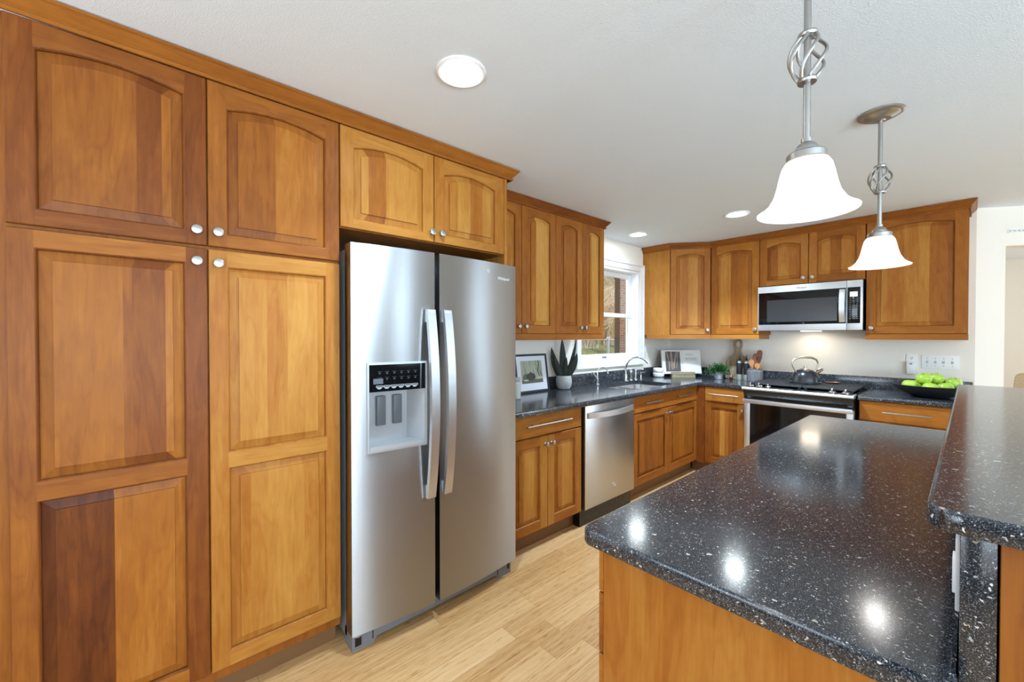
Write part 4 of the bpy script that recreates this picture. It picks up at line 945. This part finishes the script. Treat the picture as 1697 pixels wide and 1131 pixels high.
mb = MB(); mb.lathe([(.040, 0), (.052, .006), (.064, .03), (.069, .06), (.067, .09), (.062, .116), (.060, .118), (.056, .116), (.056, .10), (.001, .10)], PC, 28); mb.build('pot', mat_noisy('stone_pot', srgb(168, 168, 168), srgb(188, 188, 186), 40, .7), pp)
LEAF = mat_noisy('snake_leaf', srgb(9, 15, 7), srgb(30, 38, 18), 22, .6, (1, 1, 5))
def leaf(pts, wds, n_=V((1, 0, 0)), mat=LEAF, parent=pp, name='leaf', th=.003):
    mb = MB(); vs = []; m = len(pts)
    for i, p in enumerate(pts):
        p = V(p); t_ = (V(pts[min(i + 1, m - 1)]) - V(pts[max(i - 1, 0)])).normalized(); s_ = t_.cross(n_).normalized(); nn = s_.cross(t_)
        w_ = wds[i]; vs += [p - s_ * w_, p + nn * (w_ * .25), p + s_ * w_, p + nn * (w_ * .25) - nn * th * 2]
    fs = []
    for i in range(m - 1):
        for k in range(4): fs.append((i * 4 + k, i * 4 + (k + 1) % 4, i * 4 + 4 + (k + 1) % 4, i * 4 + 4 + k))
    mb.add(vs, fs); return mb.build(name, mat, parent)
vn = V((.745, -.667, 0)); Rv = V((.667, .745, 0))
def lf(a0, a1, h, bend, wmax, depth=0.):
    n = 9; pts = []; wd_ = []
    for i in range(n):
        u = i / (n - 1); pts.append(PC + Rv * (a0 + (a1 - a0) * (u + bend * u * (u - 1))) + vn * (depth + .02 * u) + V((0, 0, .098 + h * u))); wd_.append(max(.0015, 1.35 * wmax * math.sin(PI * min(1, .22 + .80 * u)) ** .7 if u < .98 else .0015))
    leaf(pts, wd_, vn)
lf(-.030, -.110, .265, -.5, .022, .0); lf(-.005, -.020, .345, .2, .022, .012); lf(.020, .110, .215, -.7, .022, .008); lf(.010, .105, .345, -.8, .012, -.015); lf(-.02, -.085, .20, -.3, .018, .02); lf(.004, .018, .18, .1, .016, .025)

# book on its stand, bowls in the corner
fdir = V((.667, .745, 0)); BS = V((.285, -.262, CT1))
bs = thing('book_stand', 'wooden book stand in the worktop corner', 'stand', BS)
SF = Frame(BS - fdir * .13, fdir); WSTAND = mat_noisy('pale_oak', srgb(140, 128, 98), srgb(170, 158, 126), 30, .55, (1, 1, 8))
mb = MB(); fbox(mb, SF, .005, .265, 0, .026, .020, .055); fbox(mb, SF, 0, .26, .030, .060, .038, .052); fbox(mb, SF, .03, .05, .0, .032, -.06, .05); fbox(mb, SF, .21, .23, .0, .032, -.06, .05); mb.build('ledge', WSTAND, bs)
BF = Frame(BS - fdir * .215 + V((0, 0, .034)), fdir); tb = .20; BF.Z = (V((0, 0, math.cos(tb))) - BF.N * math.sin(tb)); BF.N = BF.A.cross(BF.Z)
bk = thing('open_book', 'open book with a photograph of pale branches on a stand', 'book', BS + V((0, 0, .034)))
PAPER = plain('book_paper', srgb(236, 233, 226), .7)
def pages(name, a0, a1, bul):
    mb = MB(); n = 10; vs = []
    for i in range(n + 1):
        u = i / n; a = a0 + (a1 - a0) * u; c = .012 + bul * math.sin(PI * min(1, max(0, (u if a0 >= .2 else 1 - u)) ** .6))
        vs += [BF(a, .0, 0), BF(a, .0, c), BF(a, .268, c), BF(a, .268, 0)]
    fs = []
    for i in range(n):
        for k in range(4): fs.append((i * 4 + k, i * 4 + (k + 1) % 4, i * 4 + 4 + (k + 1) % 4, i * 4 + 4 + k))
    fs += [(0, 1, 2, 3), (n * 4 + 3, n * 4 + 2, n * 4 + 1, n * 4)]; mb.add(vs, fs); return mb.build(name, PAPER, bk)
pages('left_pages', .005, .222, .006); pages('right_pages', .222, .440, .008)
mb = MB(); fbox(mb, BF, 0, .445, -.004, .272, -.005, -.0005); mb.build('cover', plain('book_cover', srgb(206, 206, 200), .6), bk, smooth=0)
pic('photograph', mat_picture('branches_photo', 'branches'), BF, .040, .206, .025, .252, .0192, bk)
mb = MB()
for k, (wd_, z) in enumerate([(.085, .222), (.10, .212), (.13, .178), (.14, .170), (.12, .162), (.135, .154)]): fbox(mb, BF, .262, .262 + wd_, z, z + .0025, .0208, .0212)
mb.build('text_lines', plain('print_ink', srgb(150, 148, 142), .7), bk, smooth=0)
mb = MB(); fbox(mb, BF, .238, .430, .004, .138, .0206, .0212); mb.build('paper_sheet', plain('white_sheet', srgb(246, 246, 244), .7), bk, smooth=0)
CER = plain('white_ceramic', srgb(238, 237, 234), .25)
for z, r, h, lab in ((CT1, .062, .052, 'lower white bowl of the two stacked beside the book'), (CT1 + .0525, .058, .048, 'upper white bowl stacked on the other beside the book')):
    o = MB(); o.lathe([(r * .72, 0), (r * .9, .006), (r, .02), (r, h * .7), (r * .96, h - .003), (r * .93, h), (r * .88, h - .006), (r * .86, .016), (.001, .012)], (.118, -.465, z), 28); tag(o.build('bowl', CER), lab, 'bowl', 'stacked white bowls')
# small plant
PP = V((.668, -.215, CT1)); sp_ = thing('potted_plant', 'small leafy green plant in a silver pot on the back worktop', 'plant', PP)
mb = MB(); mb.lathe([(.036, 0), (.039, .003), (.045, .078), (.046, .082), (.042, .080), (.040, .066), (.001, .066)], PP, 22); mb.build('pot', mat_noisy('mottled_silver', srgb(150, 150, 156), srgb(210, 210, 214), 60, .4, metal=.5), sp_)
FOL = mat_noisy('foliage', srgb(20, 56, 28), srgb(66, 112, 54), 30, .45); mb = MB()
for k in range(95):
    a = random.uniform(0, 2 * PI); el = random.uniform(-.15, 1.35); L_ = random.uniform(.07, .135) * (1.05 - .25 * math.sin(el)); d = V((math.cos(a) * math.cos(el), math.sin(a) * math.cos(el), math.sin(el)))
    b = PP + V((0, 0, .075)); tip = b + d * L_; st = b + d * .02
    mb.tube([b, b + d * L_ * .6 + V((0, 0, .006))], .0012, 3)
    for q in range(4):
        u = .42 + .18 * q; p = b + d * (L_ * u); s_ = d.cross(V((random.uniform(-1, 1), random.uniform(-1, 1), random.uniform(-.3, 1)))).normalized(); nn = s_.cross(d)
        for sg in (1, -1):
            e_ = p + (s_ * sg * .020 + d * .014) * random.uniform(.8, 1.3); wv = nn.cross(e_ - p).normalized() * .0065; m_ = (p + e_) / 2
            mb.add([p, m_ + wv, e_, m_ - wv, m_ + nn * .002], [(0, 1, 4), (1, 2, 4), (2, 3, 4), (3, 0, 4)])
mb.build('foliage', FOL, sp_, smooth=0)
# cutting board
cbd = thing('cutting_board', 'round-shouldered wooden cutting board with looped handle leaning on the wall', 'cutting board', (.80, -.05, CT1))
CF = Frame((.688, -.075, CT1 + .001), XA); tb = .075; CF.Z = V((0, math.sin(tb), math.cos(tb))); CF.N = CF.A.cross(CF.Z)
pts = [(.012, 0), (.213, 0), (.225, .012), (.229, .12)]; cx, cy, r = .1145, .155, .1145
for k in range(12): a = math.radians(-5 + 70 * k / 11); pts.append((cx + r * math.cos(a), cy + r * math.sin(a) + .0))
pts += [(.150, .292), (.150, .315), (.158, .345)]
for k in range(9): a = PI * k / 8; pts.append((cx + .046 * math.cos(a), .385 + .046 * math.sin(a)))
pts += [(.071, .345), (.079, .315), (.079, .292)]
for k in range(12): a = math.radians(115 + 70 * k / 11); pts.append((cx + r * math.cos(a), cy + r * math.sin(a)))
pts += [(0, .12), (.004, .012)]
hol = [(cx + .022 * math.cos(2 * PI * k / 16), .372 + .034 * math.sin(2 * PI * k / 16)) for k in range(16)]
bm = bmesh.new(); es = []
for lp in (pts, hol):
    vv = [bm.verts.new((a, b, 0)) for a, b in lp]; es += [bm.edges.new((vv[i], vv[(i + 1) % len(vv)])) for i in range(len(vv))]
bmesh.ops.triangle_fill(bm, edges=es, use_beauty=True); ex = bmesh.ops.extrude_face_region(bm, geom=bm.faces[:]); 
for v in [g for g in ex['geom'] if isinstance(g, bmesh.types.BMVert)]: v.co.z += .016
for v in bm.verts: v.co = CF(v.co.x, v.co.y, v.co.z)
mb = MB(); mb.bm(bm); mb.build('board', mat_noisy('weathered_acacia', srgb(104, 86, 62), srgb(176, 156, 124), 9, .6, (7, 1, .8), 4), cbd, smooth=20)
# bottles
for x, lab in ((.844, 'black oil bottle nearer the cutting board handle'), (.911, 'black oil bottle nearer the utensil crock')):
    b = thing('oil_bottle', lab, 'bottle', (x, -.125, CT1), 0, 'oil bottles by the crock'); P = (x, -.125, CT1)
    mb = MB(); mb.lathe([(.026, 0), (.027, .003), (.027, .060), (.001, .061)], P, 18); mb.build('base', plain('bottle_base', srgb(190, 190, 184), .15, .5), b)
    mb = MB(); mb.lathe([(.0275, .060), (.028, .062), (.028, .172), (.026, .178), (.001, .179)], P, 18); mb.build('sleeve', plain('black_sleeve', srgb(22, 22, 24), .6), b)
    mb = MB(); mb.lathe([(.022, .178), (.018, .192), (.012, .198), (.012, .205), (.001, .206)], P, 14); mb.build('neck', plain('green_glass', srgb(150, 164, 156), .1), b)
    mb = MB(); mb.lathe([(.012, .205), (.013, .214), (.007, .220), (.005, .25), (.003, .262), (.001, .262)], P, 12); mb.build('pourer', plain('dark_pourer', srgb(46, 28, 24), .35), b)
sh = thing('shaker', 'tiny dark and copper shaker in front of the cutting board', 'shaker', (.80, -.235, CT1))
mb = MB(); mb.lathe([(.014, 0), (.015, .002), (.015, .034), (.001, .035)], (.80, -.235, CT1), 14); mb.build('base', plain('shaker_black', srgb(34, 22, 20), .4), sh)
mb = MB(); mb.lathe([(.013, .035), (.010, .045), (.007, .060), (.009, .066), (.001, .068)], (.80, -.235, CT1), 14); mb.build('top', COP, sh)
# crock and its utensils
CK = V((1.004, -.168, CT1)); ck = thing('utensil_crock', 'grey-washed crock holding wooden utensils beside the range', 'crock', CK); mb = MB()
mb.lathe([(.070, 0), (.073, .003), (.074, .106), (.071, .110), (.066, .110), (.064, .112), (.064, .128), (.060, .128), (.060, .02), (.001, .02)], CK, 28); mb.build('pot', mat_noisy('grey_washed_wood', srgb(84, 84, 88), srgb(124, 122, 122), 60, .75, (1, 1, .1)), ck)
UW = [mat_noisy('walnut_utensil', srgb(104, 52, 30), srgb(140, 76, 46), 30, .45, (1, 1, .2)), mat_noisy('tan_utensil', srgb(172, 112, 66), srgb(206, 148, 98), 30, .45, (1, 1, .2)), plain('copper_utensil', (.72, .40, .26, 1), .3, 1.0)]
def utensil(name, lab, a0, a1, h, pw_, pl, mat, depth, slots=0):
    b = CK + Rv * a0 + vn * depth + V((0, 0, .024)); tip = CK + Rv * a1 + vn * depth + V((0, 0, h)); d = (tip - b).normalized(); s_ = d.cross(vn).normalized(); L_ = (tip - b).length
    t = thing(name, lab, 'utensil', tuple(b), 0, 'utensils in the crock'); mb = MB(); mb.tube([b, b + d * (L_ - pl * .8)], .006, 8, up=vn); mb.build('handle', mat, t)
    mb = MB(); prof = []
    for k in range(17): a = PI * k / 16; prof.append((pw_ * math.cos(a), L_ - pw_ + pw_ * math.sin(a)))
    prof += [(-pw_, L_ - pl * .55), (-.008, L_ - pl), (.008, L_ - pl), (pw_, L_ - pl * .55)]
    bm = bmesh.new(); es = []; holes = [[(x0, L_ - pl * .52), (x0 + .007, L_ - pl * .52), (x0 + .007, L_ - pl * .22), (x0, L_ - pl * .22)] for x0 in ((-.018, -.0035, .011) if slots else ())]
    for lp in [prof] + holes:
        vv = [bm.verts.new((p, q, 0)) for p, q in lp]; es += [bm.edges.new((vv[i], vv[(i + 1) % len(vv)])) for i in range(len(vv))]
    bmesh.ops.triangle_fill(bm, edges=es, use_beauty=True); ex = bmesh.ops.extrude_face_region(bm, geom=bm.faces[:])
    for v in [g for g in ex['geom'] if isinstance(g, bmesh.types.BMVert)]: v.co.z += .006
    for v in bm.verts: v.co = b + s_ * v.co.x + d * v.co.y + vn * v.co.z
    mb.bm(bm); mb.build('head', mat, t, smooth=20)
utensil('spatula', 'tall dark wooden paddle leaning right in the crock', .025, .062, .318, .027, .15, UW[0], -.022)
utensil('slotted_spoon', 'slotted dark wooden spatula in the middle of the crock', -.010, .012, .285, .031, .14, UW[0], -.005, 1)
utensil('wooden_spoon', 'tan wooden spoon at the left of the crock', -.030, -.048, .225, .025, .085, UW[1], .012)
utensil('scraper', 'short tan scraper in front of the other crock utensils', .004, -.004, .188, .026, .06, UW[1], .036)
utensil('copper_spoon', 'short copper spoon low at the right of the crock', .030, .030, .188, .018, .06, UW[2], .028)

# ------------------------------------------------------------------ fruit bowl
FB = V((2.262, -.345, CT1)); fbw = MB()
fbw.lathe([(.09, 0), (.10, .004), (.16, .030), (.200, .062), (.217, .088), (.213, .090), (.195, .066), (.155, .036), (.095, .012), (.001, .012)], FB, 40, (1, 0, 0), (0, 1, 0)); tag(fbw.build('fruit_bowl', plain('matte_black', srgb(26, 27, 30), .5)), 'wide matte black bowl of green apples', 'bowl')
APPL = mat_noisy('green_apple', srgb(150, 190, 52), srgb(186, 212, 86), 9, .3); STEM = plain('apple_stem', srgb(84, 64, 36), .7)
apples = [((2.151, -.422, .994), 'green apple lying lowest at the left end of the bowl'), ((2.226, -.397, 1.047), 'green apple on top, second from the left'), ((2.285, -.315, 1.046), 'green apple at the back of the pile top'), ((2.262, -.458, .984), 'green apple half hidden at the front middle of the bowl'), ((2.339, -.402, .985), 'green apple in the dip left of the rightmost one'), ((2.376, -.310, 1.018), 'green apple resting at the right rim of the bowl'), ((2.190, -.290, .985), 'green apple hidden at the back of the bowl')]
proto = None
for (p, lab) in apples:
    if proto is None:
        a = thing('apple', lab, 'apple', p, 0, 'green apples in the bowl'); mb = MB(); r = .047
        prof = [(.001, -.78 * r), (.22 * r, -.86 * r), (.5 * r, -.80 * r), (.85 * r, -.42 * r), (1.0 * r, .08 * r), (.93 * r, .48 * r), (.68 * r, .80 * r), (.38 * r, .90 * r), (.14 * r, .80 * r), (.001, .66 * r)]
        mb.lathe(prof, p, 24, close=False); mb.build('flesh', APPL, a); mb = MB(); mb.tube([V(p) + V((0, 0, .64 * r)), V(p) + V((.004, .002, 1.08 * r))], .0016, 6); mb.build('stem', STEM, a); proto = a
    else:
        a = copy_tree(proto); a.location = p; a['label'] = lab; a['group'] = 'green apples in the bowl'
        a.rotation_euler = (random.uniform(-.35, .35), random.uniform(-.35, .35), random.uniform(0, 6))

# ------------------------------------------------------------------ switches and outlets
PLT = plain('switch_white', srgb(240, 240, 238), .3); SLOT = plain('slot_grey', srgb(120, 120, 120), .5)
s4 = thing('light_switches', 'four-gang white switch plate right of the outlet', 'switch', (2.295, -.003, 1.16))
mb = MB(); mb.box(2.190, 2.400, -.0065, -.0008, 1.107, 1.218, .002); mb.build('plate', PLT, s4)
for x in (2.222, 2.269, 2.316, 2.364):
    mb = MB(); mb.box(x - .006, x + .006, -.0085, -.0066, 1.150, 1.174); mb.box(x - .004, x + .004, -.016, -.0084, 1.158, 1.166, .001); mb.build('toggle', plain('toggle_grey', srgb(196, 196, 194), .4), s4)
mb = MB()
for x in (2.222, 2.269, 2.316, 2.364):
    for z in (1.132, 1.192): mb.lathe([(.003, 0), (.003, .001)], (x, -.0066, z), 8, (1, 0, 0), (0, 0, 1), (0, -1, 0))
mb.build('screws', SLOT, s4)
o1 = thing('wall_outlet', 'white outlet left of the switch plate behind the apples', 'outlet', (2.13, -.003, 1.16)); mb = MB(); mb.box(2.097, 2.163, -.0065, -.0008, 1.108, 1.220, .002); mb.build('plate', PLT, o1)
mb = MB(); mb.box(2.124, 2.127, -.0072, -.0064, 1.186, 1.196); mb.box(2.134, 2.137, -.0072, -.0064, 1.186, 1.196); mb.lathe([(.003, 0), (.003, .0008)], (2.130, -.0064, 1.178), 8, (1, 0, 0), (0, 0, 1), (0, -1, 0)); mb.build('slots', plain('slot_dark', srgb(70, 66, 62), .5), o1)
pi_ = thing('plug_in_device', 'white plug-in device in the lower half of the outlet', 'plug-in', (2.13, -.03, 1.10)); mb = MB(); mb.box(2.102, 2.157, -.040, -.0066, 1.055, 1.160, .008); mb.build('body', PLT, pi_); mb = MB(); mb.box(2.122, 2.137, -.0412, -.0398, 1.138, 1.148); mb.build('indicator', SLOT, pi_)
o2 = thing('wall_switch', 'white wall plate between the window and the corner cabinet', 'switch', (.003, -.56, 1.21)); mb = MB(); mb.box(.0008, .0065, -.590, -.535, 1.16, 1.255, .002); mb.build('plate', PLT, o2); mb = MB(); mb.box(.0066, .012, -.566, -.558, 1.20, 1.216, .001); mb.build('toggle', PLT, o2)
o3 = thing('wall_outlet', 'white wall plate on the left wall behind the open book', 'outlet', (.003, -.28, 1.18)); mb = MB(); mb.box(.0008, .0065, -.315, -.245, 1.125, 1.24, .002); mb.build('plate', PLT, o3); mb = MB(); mb.box(.0066, .0085, -.295, -.265, 1.145, 1.22); mb.build('receptacle', PLT, o3)

# ------------------------------------------------------------------ lamps
def downlight(x, y, lab, k=1.0):
    t = thing('recessed_light', lab, 'light', (x, y, CEIL), 0, 'recessed ceiling lights')
    mb = MB(); mb.lathe([(.092, 0), (.092, -.004), (.086, -.007), (.066, -.004), (.063, -.0015), (.063, 0)], (x, y, CEIL), 36, close=False); mb.build('trim_ring', WHITE, t)
    mb = MB(); mb.lathe([(.063, -.0012), (.045, -.003), (.001, -.0035)], (x, y, CEIL), 28, close=False); mb.build('lens', LENS, t)
    ld = bpy.data.lights.new('downlight_beam', 'SPOT'); ld.energy = SPOT_W * k; ld.color = (.72, .92, 1.12); ld.spot_size = math.radians(125); ld.spot_blend = .8; ld.shadow_soft_size = .05
    lo = bpy.data.objects.new('downlight_beam', ld); COL.objects.link(lo); lo.location = (x, y, CEIL - .06)
    return t
downlight(1.185, -3.885, 'recessed light nearest the camera in front of the refrigerator')
downlight(.308, -1.215, 'recessed light over the sink', .4)
downlight(1.196, -1.212, 'recessed light in front of the range, left of the pendants', 3.0)
def pendant(x, y, lab):
    t = thing('pendant_light', lab, 'light', (x, y, CEIL), 0, 'pendants over the island')
    mb = MB(); mb.lathe([(.080, 0), (.080, -.006), (.074, -.010), (.066, -.011), (.060, -.017), (.044, -.020), (.036, -.028), (.018, -.031), (.014, -.036), (.001, -.037)], (x, y, CEIL), 32); mb.build('canopy', NICK, t)
    mb = MB(); mb.tube([(x, y, CEIL - .03), (x, y, 1.862)], .0080, 12); mb.build('rod', NICK, t)
    mb = MB()
    for z in (2.122, 2.009): mb.lathe([(.009, -.004), (.020, -.005), (.022, 0), (.020, .005), (.009, .004)], (x, y, z), 20)
    for k in range(6):
        pts = []
        for i in range(13):
            u = i / 12; a = 2 * PI * k / 6 + 1.9 * u; r = .014 + .026 * math.sin(PI * u) ** .9; pts.append((x + r * math.cos(a), y + r * math.sin(a), 2.009 + .113 * u))
        mb.tube(pts, .0040, 7)
    mb.build('twisted_cage', NICK, t)
    mb = MB(); mb.lathe([(.008, 1.868), (.012, 1.866), (.012, 1.856), (.020, 1.850), (.026, 1.838), (.026, 1.833), (.040, 1.830), (.043, 1.826), (.043, 1.812), (.038, 1.810), (.001, 1.810)], (x, y, 0), 26); mb.build('socket_cap', NICK, t)
    mb = MB(); o_ = [(.030, 1.812), (.046, 1.808), (.053, 1.796), (.058, 1.775), (.063, 1.750), (.070, 1.725), (.082, 1.704), (.095, 1.692), (.107, 1.685)]
    mb.lathe(o_ + [(.106, 1.682)] + [(r - .003, z) for r, z in reversed(o_)], (x, y, 0), 40, close=False); mb.build('shade', SHADE, t)
    mb = MB(); mb.ball((x, y, 1.755), .024, 14, sz=1.15); mb.lathe([(.012, 1.775), (.012, 1.809)], (x, y, 0), 12); mb.build('bulb', mat_emit('bulb_glow', (1, .96, .92, 1), 2.5), t)
    ld = bpy.data.lights.new('bulb_light', 'POINT'); ld.energy = BULB_W; ld.color = (1, .98, .96); ld.shadow_soft_size = .035
    lo = bpy.data.objects.new('bulb_light', ld); COL.objects.link(lo); lo.location = (x, y, 1.715)
    return t
pendant(2.180, -3.533, 'nearer pendant light over the island, rod leaving the top of the view')
pendant(2.184, -2.342, 'farther pendant light over the island with its ceiling canopy in view')

# ------------------------------------------------------------------ beyond the doorway
vt = thing('wall_vent', 'thin pale louvred strip above the doorway', 'vent', tuple(wd(.37, .004, 2.165)))
mb = MB(); wbx(mb, .195, .60, .0008, .012, 2.158, 2.163); wbx(mb, .195, .60, .0008, .012, 2.174, 2.178); wbx(mb, .195, .60, .0008, .004, 2.163, 2.174); mb.build('frame', WHITE, vt)
mb = MB()
for k in range(14): t_ = .205 + k * .028; wbx(mb, t_, t_ + .014, .0041, .011, 2.1632, 2.1738)
mb.build('louvres', plain('vent_green_white', srgb(206, 216, 198), .4), vt)
ch = thing('dining_chair', 'beige upholstered chair seen through the doorway past the bar', 'chair', (3.02, 2.38, 0)); FAB = mat_noisy('beige_fabric', srgb(176, 158, 128), srgb(204, 188, 158), 120, .9); CX, CY = 3.02, 2.38
mb = MB(); mb.box(CX - .23, CX + .23, CY - .23, CY + .23, .40, .49, .03); mb.build('seat', FAB, ch)
mb = MB(); pts = [(-.22, .48), (.22, .48), (.235, .75), (.225, .87)] + [(.225 - .06 + .06 * math.cos(a * PI / 12), .88 + .075 * math.sin(a * PI / 12)) for a in range(1, 7)] + [(-.225 + .06 - .06 * math.sin(a * PI / 12), .88 + .075 * math.cos(a * PI / 12)) for a in range(0, 7)] + [(-.235, .75)]
mb.prism(pts, lambda a, b, c: V((CX + a, CY + c + .1 * (b - .48), b)), .17, .235); mb.build('backrest', FAB, ch)
for sx in (-.2, .2):
    for sy in (-.2, .2): mb = MB(); mb.tube([(CX + sx, CY + sy, .40), (CX + sx * 1.04, CY + sy * 1.06, 0)], [.022, .015], 8); mb.build('leg', plain('chair_leg_wood', srgb(96, 70, 46), .5), ch)
ld = bpy.data.lights.new('dining_room_lamp', 'POINT'); ld.energy = 12; ld.color = (.95, .97, 1); ld.shadow_soft_size = .12  # lamp added out of view to brighten the room beyond
dl_ = thing('ceiling_lamp', 'ceiling lamp of the room beyond the doorway', 'light', (3.7, 1.9, CEIL)); mb = MB(); mb.lathe([(.14, 0), (.14, -.02), (.12, -.05), (.06, -.075), (.001, -.08)], (3.7, 1.9, CEIL), 24); mb.build('dome', SHADE, dl_)
lo = bpy.data.objects.new('dining_room_lamp', ld); COL.objects.link(lo); lo.location = (3.7, 1.9, 2.10)
